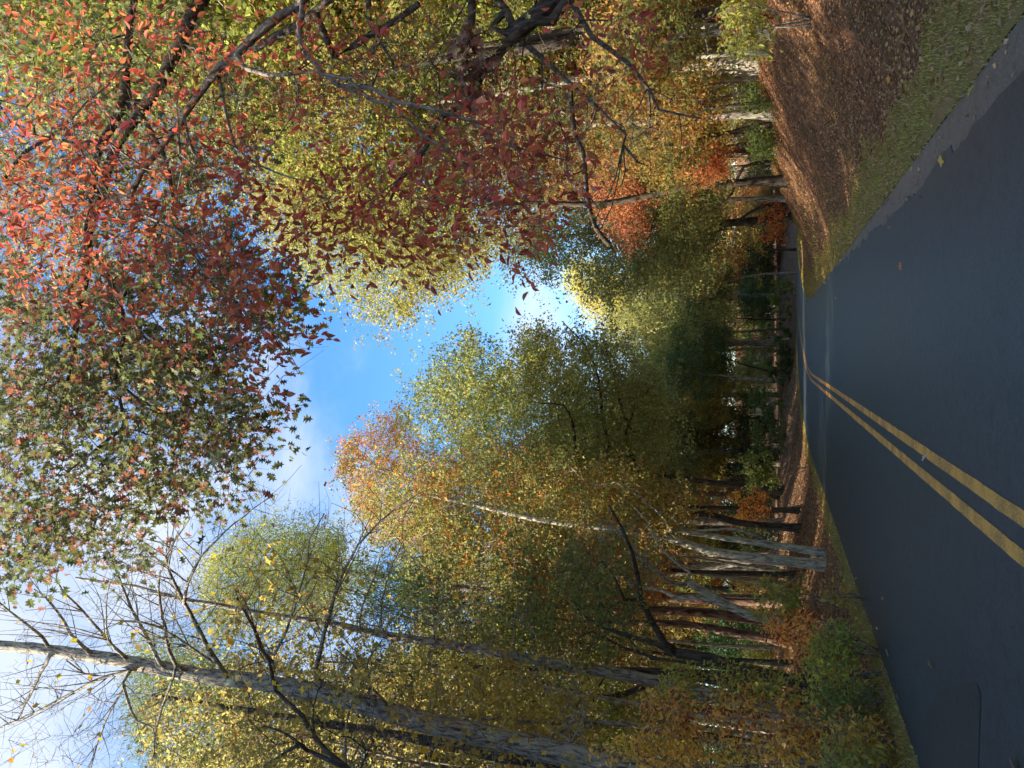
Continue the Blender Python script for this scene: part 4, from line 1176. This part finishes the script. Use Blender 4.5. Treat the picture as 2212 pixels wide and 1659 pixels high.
shs = [
 ('shrub with big yellow green leaves beside the pale forked pair', 1730, 1290, 17, box(1640, 1725, 1262, 1320), 26, 10, .15, (.13, .14, .03, 0)),
 ('low yellowing plant with long leaves at the grass edge', 1800, 1285, 14.5, box(1785, 1830, 1265, 1300), 10, 8, .13, (.16, .13, .04, .05)),
 ('orange leaved sapling on the left bank below the lit pine', 1760, 1380, 15, box(1660, 1790, 1345, 1420), 44, 16, .09, (.34, .16, .03, .2)),
 ('green shrub low on the left bank beside the orange sapling', 1830, 1400, 12.5, box(1750, 1850, 1350, 1440), 50, 16, .08, (.13, .16, .03, .1)),
 ('yellow green shrub at the foot of the dark forked tree', 1840, 1440, 12, box(1740, 1860, 1430, 1500), 44, 16, .08, (.17, .18, .03, .15)),
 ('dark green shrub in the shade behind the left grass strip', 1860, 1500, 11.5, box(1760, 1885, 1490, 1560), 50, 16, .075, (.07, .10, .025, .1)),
 ('orange and green shrub at the left edge of the road', 1890, 1600, 10.5, box(1800, 1900, 1550, 1620), 46, 16, .075, (.20, .14, .03, .2)),
 ('leafy shrub at the very left edge beside the grass strip', 1910, 1650, 10, box(1790, 1925, 1610, 1700), 60, 16, .08, (.12, .13, .03, .1)),
 ('brown leaved sapling in front of the big trunk', 1750, 1570, 12.5, box(1380, 1760, 1500, 1600), 120, 14, .09, (.25, .15, .04, .3)),
 ('yellow leaved sapling in front of the big trunk foot', 1760, 1640, 12, box(1280, 1780, 1590, 1670), 130, 13, .09, (.27, .19, .035, .2)),
 ('green leaved sapling between the grey trunks', 1750, 1500, 13.5, box(1420, 1720, 1440, 1520), 90, 13, .09, (.15, .16, .03, .1)),
 ('tan ferny shrub on the bank near the orange sapling', 1740, 1350, 18, box(1640, 1760, 1310, 1370), 40, 14, .09, (.25, .13, .04, .3)),
 ('small orange bush behind the top of the left bank', 1660, 1090, 34, box(1580, 1660, 1060, 1130), 50, 26, .12, (.33, .17, .03, .3)),
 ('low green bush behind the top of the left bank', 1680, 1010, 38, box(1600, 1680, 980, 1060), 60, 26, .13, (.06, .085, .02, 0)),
]
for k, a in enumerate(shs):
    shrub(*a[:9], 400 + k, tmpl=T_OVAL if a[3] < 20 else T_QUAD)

# ---- right: background crowns that border the sky --------------------
R3 = np.random.default_rng(303)
H7 = [(520, 420), (560, 500), (640, 590), (690, 650), (740, 640), (780, 690), (850, 700), (885, 710), (905, 645), (960, 640), (985, 650), (1000, 600), (1060, 600), (1080, 560), (1040, 480), (960, 380), (820, 300), (640, 320)]
b = on_ground(1700, 390, 29)
grow_tree('oak_tree', 'tall yellow green tree bulging over the road, right of the blue sky', 'tree',
          [([b] + trace([(1640, 392), (1540, 400), (1450, 410), (1300, 440), (1100, 440), (900, 470), (760, 520)], 29, 27), .165, .04),
           (trace(cr('R', [(600, 1450), (520, 1350), (470, 1150), (460, 1000), (400, 800), (370, 700)]), 27, 25), .10, .05)],
          fill_poly(inset(H7), 23, 31, 640, R3), 60, .115, (.26, .225, .05, .18), R3, BARK_DARK, spread=.46, rtip=.011)
H8 = [(1050, 520), (1090, 560), (1120, 590), (1170, 600), (1200, 580), (1240, 620), (1300, 650), (1420, 660), (1500, 620), (1560, 520), (1560, 400), (1450, 330), (1300, 330), (1150, 400), (1060, 470)]
b = on_ground(1705, 470, 42)
grow_tree('broadleaf_tree', 'broad olive tree in shade right of the road bend', 'tree',
          [([b] + trace([(1600, 480), (1450, 490), (1300, 500), (1150, 520)], 42), .26, .05)],
          fill_poly(inset(H8), 38, 48, 620, R3), 62, .155, (.21, .195, .05, .10), R3, BARK_DARK, spread=.6, rtip=.014)
H9 = [(1210, 590), (1250, 640), (1290, 690), (1330, 700), (1350, 660), (1330, 600), (1260, 560)]
b = on_ground(1700, 640, 75)
grow_tree('broadleaf_tree', 'golden lit tree at the low point of the sky gap above the road end', 'tree',
          [([b] + trace([(1500, 640), (1380, 640), (1280, 630)], 75), .3, .06)],
          fill_poly(inset(H9), 71, 80, 200, R3), 60, .22, (.42, .32, .04, .12), R3, BARK_GREY, spread=.9, rtip=.02)
H10 = [(1290, 690), (1330, 650), (1420, 640), (1560, 620), (1600, 700), (1590, 850), (1450, 860), (1340, 790), (1300, 740)]
b = on_ground(1700, 740, 66)
grow_tree('broadleaf_tree', 'bright green tree straight above the far end of the road', 'tree',
          [([b] + trace([(1600, 740), (1450, 740), (1340, 720)], 66), .3, .05)],
          fill_poly(inset(H10), 62, 74, 420, R3), 60, .20, (.26, .23, .05, .08), R3, BARK_GREY, spread=.85, rtip=.02)
H11 = [(0, 0), (0, 700), (150, 760), (330, 600), (450, 520), (560, 520), (700, 380), (800, 250), (900, 120), (900, -60), (0, -60)]
grow_tree('oak_tree', 'sunlit yellow green tree behind the red leaves at the upper right', 'tree',
          [([on_ground(1650, 25, 20)] + trace([(1600, 22), (1400, 45), (1190, 75), (1000, 110), (800, 160), (500, 200), (250, 230)], 20), .14, .05),
           (trace(cr('M', [(1900, 240), (1640, 290), (1350, 315), (1000, 375), (760, 450), (500, 600)]), 20, 19), .17, .05)],
          fill_poly(H11, 16, 25, 950, R3), 56, .078, (.24, .20, .05, .38), R3, BARK_DARK, leafmat=LEAF, spread=.5, rtip=.009)
H12 = [(900, -60), (860, 200), (950, 330), (1080, 420), (1250, 400), (1400, 300), (1500, 200), (1540, 60), (1500, -60)]
grow_tree('broadleaf_tree', 'brown and green tree filling the woods behind the right bank', 'tree',
          [([on_ground(1655, 130, 22)] + trace([(1500, 140), (1300, 160), (1100, 200), (950, 220)], 22), .2, .05)],
          fill_poly(H12, 18, 27, 330, R3), 28, .095, (.17, .16, .04, .28), R3, BARK_GREY, spread=.45, rtip=.009)
H13 = [(1290, 340), (1280, 420), (1330, 500), (1390, 520), (1400, 430), (1370, 350)]
grow_tree('broadleaf_tree', 'rusty red tree above the road bend on the right', 'tree',
          [([on_ground(1695, 430, 33)] + trace([(1560, 430), (1450, 430), (1340, 430)], 33), .12, .03)],
          fill_poly(H13, 30, 35, 130, R3), 50, .12, (.33, .11, .045, .3), R3, BARK_GREY, spread=.42, rtip=.01)
H14 = [(1470, 290), (1460, 350), (1500, 385), (1560, 390), (1580, 330), (1550, 285)]
grow_tree('young_tree', 'small bright orange red tree low in the right woods', 'tree',
          [([on_ground(1675, 330, 26)] + trace([(1620, 335), (1540, 335), (1480, 330)], 26), .05, .02)],
          fill_poly(H14, 24.5, 27, 80, R3), 44, .09, (.48, .14, .05, .3), R3, BARK_GREY, spread=.28, rtip=.006)
H15 = [(1480, 570), (1490, 640), (1560, 660), (1620, 600), (1650, 480), (1600, 430), (1540, 470)]
grow_tree('young_tree', 'yellow and orange young tree across the road at the bend', 'tree',
          [([on_ground(1705, 540, 66)] + trace([(1640, 540), (1560, 550), (1500, 570)], 66), .11, .03)],
          fill_poly(H15, 63, 69, 170, R3), 50, .19, (.33, .20, .035, .35), R3, BARK_DARK, spread=.65, rtip=.012)

# lit trunks behind the right bank
def trunk_tree(label, foot, y, r0, lines, poly, n, nleaf, colour, bark, seed, ls=.10, name='slender_tree', r1=.03):
    rg = np.random.default_rng(seed)
    limbs = []
    for i, ln in enumerate(lines):
        if i == 0: limbs.append(([on_ground(*foot, y)] + trace(ln, y), r0, r1))
        else: limbs.append((trace(ln, y, y + rg.uniform(-1, 1)), r0 * .5, r1 * .5))
    return grow_tree(name, label, 'tree', limbs, fill_poly(poly, y - 2, y + 2, n, rg), nleaf, ls, colour, rg, bark, spread=.4, rtip=.007, twign=3)
trunk_tree('straight pinkish trunk with a knotted foot at the top of the right bank', (1668, 247), 23, .15, [cr('R', [(1480, 672), (1300, 688), (1160, 700), (860, 722), (500, 740)])],
           [(1000, 200), (1150, 200), (1250, 260), (1200, 330), (1050, 320)], 90, 26, (.2, .12, .03, .3), BARK_PALE, 501, r1=.07)
pale = [
 ([(1515, 420), (1300, 430), (1100, 450), (900, 480), (700, 520)], .075, 'outermost lichen covered stem of the pale clump behind the right bank'),
 ([(1530, 440), (1400, 455), (1200, 500), (1000, 540), (800, 600)], .065, 'second pale stem from the right edge in the lichen covered clump'),
 ([(1540, 465), (1400, 475), (1280, 500), (1100, 590), (930, 630), (640, 665)], .07, 'long leaning pale stem in the middle of the right clump'),
 ([(1545, 545), (1420, 545), (1250, 590), (1060, 665), (930, 750), (800, 830)], .075, 'strongly leaning pale stem nearest the straight pinkish trunk'),
 ([(1550, 560), (1480, 530), (1380, 560), (1200, 560), (1000, 500)], .04, 'thin bent pale stem low in the right clump')]
for k, (ln, r, lb) in enumerate(pale):
    p = cr('R', ln)
    trunk_tree(lb, (1662, p[0][1]), 23 + .5 * k, r, [p], [(p[-1][0] - 80, p[-1][1] - 50), (p[-2][0], p[-2][1] - 40), (p[-2][0], p[-2][1] + 40), (p[-1][0] - 80, p[-1][1] + 60)], 50, 16, (.2, .15, .03, .3), BARK_PALE, 510 + k, name='pale_stem_tree')
drk = [
 ([(1620, 960), (1400, 990), (1330, 1150), (1200, 1250)], 31, .09, 'dark leaning trunk just right of the grey trunk at the end of the right bank', BARK_DARK),
 ([(1600, 780), (1400, 800), (1000, 800), (700, 790)], 25, .08, 'thin dark trunk right of the small orange red tree', BARK_DARK),
 ([(1590, 740), (1450, 755), (1300, 790), (1100, 830)], 24, .10, 'dark trunk just left of the straight pinkish trunk', BARK_DARK),
 ([(1600, 850), (1450, 850), (1300, 870), (1100, 860)], 27, .10, 'dark trunk behind the small orange red tree', BARK_DARK),
 ([(1620, 900), (1480, 910), (1350, 930), (1200, 930)], 28, .08, 'thin dark trunk just right of the grey trunk ending the right bank', BARK_DARK),
 ([(1500, 310), (1370, 310), (1230, 330), (1000, 350), (800, 380)], 18, .07, 'short lit trunk right of the pale clump', BARK_PALE),
 ([(1500, 200), (1400, 190), (1150, 200), (900, 230)], 17, .11, 'grey trunk behind the green sapling on the right bank', BARK_GREY),
 ([(1500, 120), (1300, 150), (1100, 160), (950, 120)], 18, .10, 'grey mottled trunk near the right end of the bank', BARK_GREY),
 ([(1700, 1200), (1500, 1230), (1350, 1320), (1200, 1400)], 38, .10, 'dark trunk leaning left in front of the orange leaves at the bend', BARK_DARK),
 ([(1545, 610), (1400, 620), (1250, 640), (1150, 640)], 22, .08, 'dark stem between the pale clump and the pinkish trunk', BARK_DARK)]
for k, (ln, y, r, lb, bk) in enumerate(drk):
    p = cr('R', ln)
    trunk_tree(lb, (min(p[0][0] + 8, 1715), p[0][1]), y, r, [p], [(p[-1][0] - 100, p[-1][1] - 60), (p[-2][0] - 30, p[-2][1] - 60), (p[-2][0] - 30, p[-2][1] + 60), (p[-1][0] - 100, p[-1][1] + 70)], 90, 34, ((.15, .15, .03, .2), (.28, .15, .03, .3))[k % 2], bk, 530 + k, r1=.04)
# dark trunks beyond the bend
far = [((1712, 822), 60, .17, cr('W', [(1659, 905), (1450, 895), (1250, 870), (1100, 870)]), 'straight trunk standing at the outer edge of the far bend'),
       ((1708, 790), 63, .13, cr('W', [(1600, 850), (1450, 820), (1350, 790), (1200, 720)]), 'dark leaning tree beside the straight trunk at the far bend'),
       ((1712, 590), 64, .12, [(1650, 592), (1600, 600), (1540, 610)], 'dark trunk above the right end of the visible road'),
       ((1712, 690), 70, .12, [(1650, 690), (1600, 688), (1530, 690)], 'thin trunk in the dark woods over the middle of the far road'),
       ((1712, 740), 68, .10, [(1650, 742), (1600, 746), (1530, 750)], 'slim pale trunk in the dark woods over the far road')]
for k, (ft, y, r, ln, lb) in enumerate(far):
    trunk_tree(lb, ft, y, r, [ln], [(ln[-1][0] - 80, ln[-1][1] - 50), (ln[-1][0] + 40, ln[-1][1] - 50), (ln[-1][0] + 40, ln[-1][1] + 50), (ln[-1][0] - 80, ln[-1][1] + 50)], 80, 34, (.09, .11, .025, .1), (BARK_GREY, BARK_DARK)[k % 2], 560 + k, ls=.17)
rs = [('green sapling at the right end of the bank', 1660, 60, 13, box(1560, 1650, 10, 110), 70, 14, .09, (.13, .15, .035, .15)),
      ('dark green bush at the foot of the pale clump', 1665, 215, 22, box(1610, 1665, 190, 240), 40, 16, .09, (.06, .10, .02, 0)),
      ('green bush left of the pinkish trunk', 1672, 300, 24, box(1615, 1670, 275, 340), 50, 18, .10, (.07, .11, .025, .05)),
      ('rusty bush on the inside of the bend', 1705, 470, 38, box(1640, 1705, 430, 520), 50, 26, .13, (.28, .10, .03, .4)),
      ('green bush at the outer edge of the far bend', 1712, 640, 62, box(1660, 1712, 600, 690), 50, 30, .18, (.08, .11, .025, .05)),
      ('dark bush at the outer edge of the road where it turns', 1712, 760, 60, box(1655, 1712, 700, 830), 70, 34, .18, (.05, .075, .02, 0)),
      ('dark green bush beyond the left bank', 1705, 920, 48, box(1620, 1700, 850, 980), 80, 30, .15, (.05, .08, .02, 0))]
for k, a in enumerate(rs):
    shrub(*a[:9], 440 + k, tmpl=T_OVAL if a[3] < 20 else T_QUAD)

# ---- overhanging oak with dark lobed leaves --------------------------
def in_frame(P):
    X, Y, w = proj(P); return (w > .3) & (X > 0) & (X < 2212) & (Y > 0) & (Y < 1659), w
def single_leaves(root, base, P, D, mesh, sizes, colours, probs, rng, nmax=300):
    """the leaves that show largest become objects; returns the rest"""
    ok, w = in_frame(P)
    order = np.argsort(np.where(ok, w, 1e9) / sizes)
    pick = order[:nmax]
    for i in pick:
        o = bpy.data.objects.new('leaf', mesh); C.objects.link(o); o.parent = root
        o.rotation_euler = Vector(D[i]).to_track_quat('X', 'Z').to_euler()
        o.rotation_euler.rotate_axis('X', rng.uniform(-1.2, 1.2))
        o.location = P[i] - base; s = sizes[i]; o.scale = (s, s, s)
        o.color = colours[rng.choice(len(colours), p=probs)]
    m = np.ones(len(P), bool); m[pick] = False
    return m

def near_tree(name, label, foot, limbs, polys, rng, mat, mesh, tmpl, ls, colour, colours, probs, bark, nleaf, spread, rtip, twn, twL, droop=.6, seg=.3, shoots=None):
    base = np.array(foot, float)
    root = thing(name, label, 'tree', base)
    sk = Skel(rng, seg)
    for i, (pts, r0, r1) in enumerate(limbs): sk.limb(pts, r0, r1, attach=i > 0, jit=.006)
    if shoots: side_shoots(sk, rng, *shoots)
    A = np.vstack([fill_poly(pl, a, b_, n, rng) for pl, a, b_, n in polys])
    sk.attach(A, .3, wig=.2)
    g = Geo(); sk.tubes(g, rtip, .5, wob=.04, fat=(.07, .025))
    P, D = twigs(g, A, rng, twn, twL, rtip * .6, droop=.2)
    g.build('trunk', bark, root, base, smooth=True)
    ci = rng.integers(0, len(P), len(A) * nleaf)
    Q = P[ci] + rng.normal(0, spread, (len(ci), 3)); DD = D[ci] * .8 + rng.normal(0, .5, (len(ci), 3)); DD[:, 2] -= droop
    DD /= np.linalg.norm(DD, axis=1)[:, None]
    S = ls * rng.uniform(.6, 1.25, len(Q))
    m = single_leaves(root, base, Q, DD, mesh, S, colours, probs, rng)
    clp = rng.random(len(A) * twn * 2)[ci % (len(A) * twn * 2)]
    lg = Geo(); leaves(lg, tmpl, Q[m], S[m], rng, D=DD[m], clump=clp[m])
    o = lg.build('leaves', mat, root, base); o.color = colour; o['kind'] = 'stuff'
    return root

R4 = np.random.default_rng(404)
oak_limbs = [
 ([(9.0, 9.2, gz(9.0, 9.2) - .1), (8.6, 9.1, 3.5), (7.4, 9.0, 6.2)] + trace(cr('T', [(1350, -250), (1200, 0), (1130, 100), (1080, 250), (1000, 400), (900, 580), (800, 700), (700, 850), (640, 1000), (600, 1180), (530, 1380), (500, 1550)]), 9.2, 8.5), .22, .05),
 (trace(cr('U', [(520, 200), (500, 330), (460, 500), (440, 700), (400, 900), (330, 1150)]), 8.6, 8.2), .06, .015),
 (trace(cr('U', [(560, 150), (640, 300), (710, 440), (740, 600), (700, 780), (690, 900), (720, 1050), (740, 1200), (700, 1300), (600, 1400)]), 8.6, 8), .05, .012),
 (trace(cr('U', [(760, 330), (790, 500), (850, 640), (950, 730), (1080, 820)]), 8.4, 8), .03, .01),
 (trace(cr('U', [(740, 1180), (600, 1290), (500, 1370), (400, 1450)]), 8, 7.8), .03, .01),
 (trace(cr('U', [(720, 920), (800, 1000), (1000, 1100), (1200, 1180), (1400, 1220)]), 8.2, 8), .025, .008),
 (trace(cr('T', [(830, 620), (760, 620), (740, 450), (760, 300), (770, 100), (800, 0)]), 9, 9.5), .08, .05),
 (trace(cr('T', [(740, 600), (680, 730), (600, 850), (560, 1050), (540, 1250), (500, 1400)]), 9, 8.3), .07, .03),
 (trace(cr('T', [(600, 840), (450, 850), (300, 820), (150, 900), (30, 1060)]), 8.8, 8.2), .04, .02),
 (trace(cr('T', [(850, 700), (920, 830), (1000, 1000), (1040, 1280), (1120, 1430), (1200, 1560)]), 8.8, 8.4), .045, .012),
 (trace(cr('T', [(1080, 230), (1200, 330), (1290, 400)]), 9.2, 9), .04, .03)]
oak_polys = [
 ([(-40, 860), (100, 800), (330, 730), (470, 790), (545, 850), (590, 900), (580, 950), (540, 1000), (545, 1040), (480, 1080), (420, 1090), (380, 1110), (300, 1140), (300, 1210), (260, 1260), (200, 1180), (110, 1200), (20, 1260), (-40, 1290)], 7.2, 10.5, 560),
 ([(-40, 560), (-40, 860), (470, 830), (560, 780), (660, 650), (600, 580), (480, 480), (350, 560), (150, 600)], 7.4, 11, 420),
 ([(-40, 0), (-40, 560), (350, 560), (520, 400), (560, 250), (420, 0)], 8.2, 12, 330)]
near_tree('oak_tree', 'overhanging oak with dark lobed leaves reaching in from the right over the road', oak_limbs[0][0][0], oak_limbs, oak_polys, R4, LEAF_OAK, MEL_OAK, T_OAK, .125,
          (.115, .12, .035, .34), [(.09, .11, .035, 0), (.14, .145, .055, 0), (.22, .09, .035, 0), (.42, .20, .05, 0), (.22, .22, .12, 0)], [.42, .25, .18, .07, .08], BARK_DARK, 13, .12, .006, 3, .42)

# ---- red leaved tree, nearest on the right ---------------------------
R5 = np.random.default_rng(505)
red_limbs = [
 ([(5.9, 5.2, gz(5.9, 5.2) - .1), (5.6, 5.3, 2.8), (5.0, 5.4, 4.0)] + trace(cr('T', [(1900, -120), (1659, 90), (1500, 230), (1300, 400), (1180, 550), (1080, 700), (950, 880), (860, 1000), (790, 1130), (640, 1200)]), 6.2, 5.6), .10, .022),
 (trace(cr('M', [(290, -30), (290, 60), (270, 200), (310, 330), (500, 500), (700, 520), (850, 600), (1050, 650), (1300, 720), (1400, 830), (1659, 900), (1850, 960)]), 6.0, 5.2), .028, .006),
 (trace(cr('M', [(-60, 400), (0, 420), (150, 450), (330, 420), (560, 480), (680, 590), (800, 620), (900, 700), (1000, 800), (1150, 880), (1300, 1040), (1350, 1170)]), 5.8, 5.0), .022, .004),
 (trace(cr('T', [(1290, 430), (1320, 560), (1350, 740), (1400, 880), (1540, 970), (1659, 1030), (1850, 1080), (2050, 1150)]), 6, 5.2), .02, .004),
 (trace(cr('T', [(1090, 700), (1060, 800), (1070, 910), (1150, 980), (1200, 1100), (1260, 1250)]), 5.8, 5.2), .018, .004),
 (trace(cr('T', [(1100, 710), (1140, 900), (1200, 970), (1350, 1040), (1659, 1100)]), 5.8, 5.4), .016, .004),
 (trace(cr('T', [(800, 1130), (780, 1180), (840, 1270), (940, 1310), (1040, 1370), (1150, 1430), (1240, 1480)]), 5.6, 5), .018, .006),
 (trace(cr('U', [(900, 0), (1000, 50), (1120, 90), (1200, 250), (1330, 370), (1380, 500), (1330, 620)]), 5.2, 4.8), .012, .004),
 (trace(cr('U', [(1560, 560), (1640, 640), (1720, 740), (1780, 860)]), 5.0, 4.8), .006, .003),
 (trace(cr('T', [(440, 820), (430, 700), (520, 600), (640, 500), (700, 420), (800, 350)]), 5.6, 6), .012, .006),
 (trace(cr('T', [(640, 850), (700, 950), (760, 1040)]), 5.5, 5.3), .012, .006)]
red_limbs = [(p, a, c) for p, a, c in red_limbs]
red_polys = [
 ([(-40, 350), (30, 620), (110, 700), (200, 680), (300, 760), (350, 700), (400, 640), (470, 500), (560, 430), (600, 380), (500, 330), (330, 300), (150, 250)], 4.4, 6.2, 210),
 ([(470, 560), (470, 740), (510, 800), (540, 790), (570, 640), (620, 590), (700, 560), (600, 500)], 4.4, 5.6, 60),
 ([(560, 690), (610, 700), (650, 770), (620, 840), (605, 820), (630, 770), (590, 740)], 4.7, 5.0, 7),
 ([(600, 500), (760, 560), (870, 600), (960, 520), (1090, 590), (1160, 500), (1260, 420), (1230, 300), (1130, 190), (900, 280), (720, 400), (640, 430)], 4.6, 6.2, 210),
 ([(300, 0), (0, 0), (0, 300), (300, 280), (600, 330), (800, 250), (1000, 150), (700, 60)], 4.8, 7.0, 130),
 ([(1150, 190), (1300, 280), (1350, 200), (1500, 40), (1400, 10), (1200, 60)], 4.8, 6.5, 24)]
near_tree('sourwood_tree', 'red leaved tree with long pale twigs, nearest to the camera on the right', red_limbs[0][0][0], red_limbs, red_polys, R5, LEAF_RED, MEL_OVAL, T_OVAL, .076,
          (.40, .085, .05, .35), [(.50, .11, .07, 0), (.38, .075, .05, 0), (.54, .17, .10, 0), (.24, .055, .035, 0), (.52, .20, .06, 0)], [.38, .27, .15, .14, .06], BARK_TWIG, 8, .055, .0034, 3, .30, droop=.4, seg=.22, shoots=(.55, .3, 1.1, .009, .0025))

# a dark limbed tree just behind the red one
R6 = np.random.default_rng(606)
near_tree('broadleaf_tree', 'dark limbed tree with a curled dead leaf cluster, right edge of the view', (8.8, 11.0, gz(8.8, 11) - .1),
          [([(8.8, 11.0, gz(8.8, 11) - .1), (8.7, 11, 3.5)] + trace(cr('M', [(1900, -60), (1659, 130), (1560, 200), (1450, 330), (1360, 420), (1280, 600)]), 11, 10.5), .17, .05),
           (trace(cr('M', [(1560, 200), (1500, 60), (1400, -60)]), 11, 11), .07, .05),
           (trace(cr('R', [(0, 230), (130, 120), (260, 10), (330, -60)]), 11, 11), .14, .12),
           (trace(cr('R', [(-100, 160), (100, 250), (200, 340), (370, 500), (600, 700), (700, 800), (680, 860)]), 11, 10), .05, .012),
           (trace(cr('R', [(370, 0), (440, 120), (500, 220), (600, 290), (740, 400), (830, 520), (900, 650), (1150, 700)]), 11, 10.2), .05, .012),
           (trace(cr('R', [(370, 680), (400, 800), (450, 900), (460, 1000), (470, 1150), (520, 1350)]), 10.8, 10), .05, .015),
           (trace(cr('R', [(680, 860), (770, 960), (830, 990)]), 10, 10), .02, .008),
           (trace(cr('M', [(1290, -40), (1290, 60), (1285, 200), (1310, 300)]), 10.8, 10.6), .07, .05),
           (trace(cr('M', [(680, -30), (690, 150), (760, 260), (830, 380)]), 10.8, 10.3), .05, .02),
           (trace(cr('M', [(1000, 900), (930, 1010), (860, 1060), (800, 1200)]), 10.5, 10), .045, .02),
           (trace(cr('M', [(1020, 880), (1050, 800), (1100, 700), (1250, 620)]), 10.5, 10.6), .04, .03),
           (trace(cr('M', [(-40, 290), (0, 290), (250, 150), (450, 0), (520, -60)]), 11.4, 11), .07, .06),
           (trace(cr('M', [(480, 340), (600, 270), (720, 180), (840, 120), (980, 20)]), 11.2, 11), .06, .05)],
          [([(700, 150), (900, 330), (1050, 420), (1250, 450), (1350, 420), (1450, 300), (1300, 180), (1100, 60), (850, 20)], 9.5, 13, 190),
           ([(550, 0), (560, 250), (800, 300), (1000, 180), (1000, 0)], 10, 13, 120)],
          R6, LEAF_OAK, MEL_OAK, T_OAK, .10, (.16, .14, .04, .4), [(.16, .13, .03, 0), (.30, .10, .03, 0), (.10, .11, .03, 0)], [.5, .25, .25], BARK_DARK, 5, .16, .006, 3, .5, seg=.35, shoots=(.5, .5, 1.8, .014, .004))
# the dead brown leaves hanging curled on its limb
dg = Geo(); rg = np.random.default_rng(77)
pp = trace(cr('M', [(1230, 180), (1260, 280), (1290, 360), (1260, 450), (1250, 560), (1260, 640)]), 10.3)
pp = smooth_path(pp, .05); pp = np.repeat(pp, 9, axis=0) + rg.normal(0, .13, (len(pp) * 9, 3))
D = rg.normal(0, .6, pp.shape); D[:, 2] -= 1
leaves(dg, T_OAK, pp, .17 * rg.uniform(.6, 1.3, len(pp)), rg, D=D, clump=rg.random(len(pp)))
base = pp.mean(0)
o = dg.build('dead_leaf_cluster', LITTER_LEAF, None, base); o.location = base; o.color = (.17, .075, .05, .2)
tag(o, 'brown curled dead leaves caught on a dark limb at the upper right', 'leaf cluster', kind='stuff')

# curved dark limb reaching in at the lower left of the bare branches, from a tree out of view
R7 = np.random.default_rng(707)
grow_tree('broadleaf_tree', 'dark curved limb with yellow leaves entering the view at the left edge', 'tree',
          [([np.array([-9.2, 10.5, gz(-9.2, 10.5) - .1]), np.array([-9.1, 10.5, 4.]), py(900, 1800, 10.5)] + trace(cr('G', [(540, 1650), (430, 1560), (330, 1430), (290, 1350), (200, 1270), (130, 1200), (110, 1120), (90, 1020), (40, 950), (0, 830), (-100, 650)]), 10.5, 11.5), .12, .02),
           (trace(cr('G', [(540, 1650), (420, 1600), (320, 1560), (270, 1520), (60, 1650)]), 10.5, 11), .05, .02),
           (trace(cr('G', [(290, 1530), (180, 1450), (60, 1410)]), 10.6, 11), .035, .015)],
          fill_poly([(420, 1200), (700, 1230), (850, 1400), (900, 1600), (850, 1659), (560, 1659), (500, 1500)], 9.5, 13, 110, R7), 7, .10, (.32, .22, .04, .1), R7, BARK_DARK, tmpl=T_TULIP, spread=.3, rtip=.005, twign=3, seg=.3)
grow_tree('broadleaf_tree', 'yellow leaved tree filling the gap behind the big grey trunk', 'tree',
          [([on_ground(1760, 1470, 19)] + trace([(1400, 1450), (1000, 1440), (700, 1430)], 19), .12, .03)],
          fill_poly([(480, 1440), (560, 1300), (750, 1310), (950, 1400), (1250, 1450), (1330, 1540), (1250, 1659), (600, 1659)], 17, 23, 360, R7), 30, .09, (.27, .21, .045, .12), R7, BARK_DARK, spread=.42, rtip=.006)
print('trees', NTREE, 'objects', len(bpy.data.objects))
tt = sum(len(m.loop_triangles) if len(m.loop_triangles) else sum(1 for _ in ()) for m in bpy.data.meshes)
print('faces', sum(len(m.polygons) for m in bpy.data.meshes), 'tris', sum(len(m.loops) - 2 * len(m.polygons) for m in bpy.data.meshes))
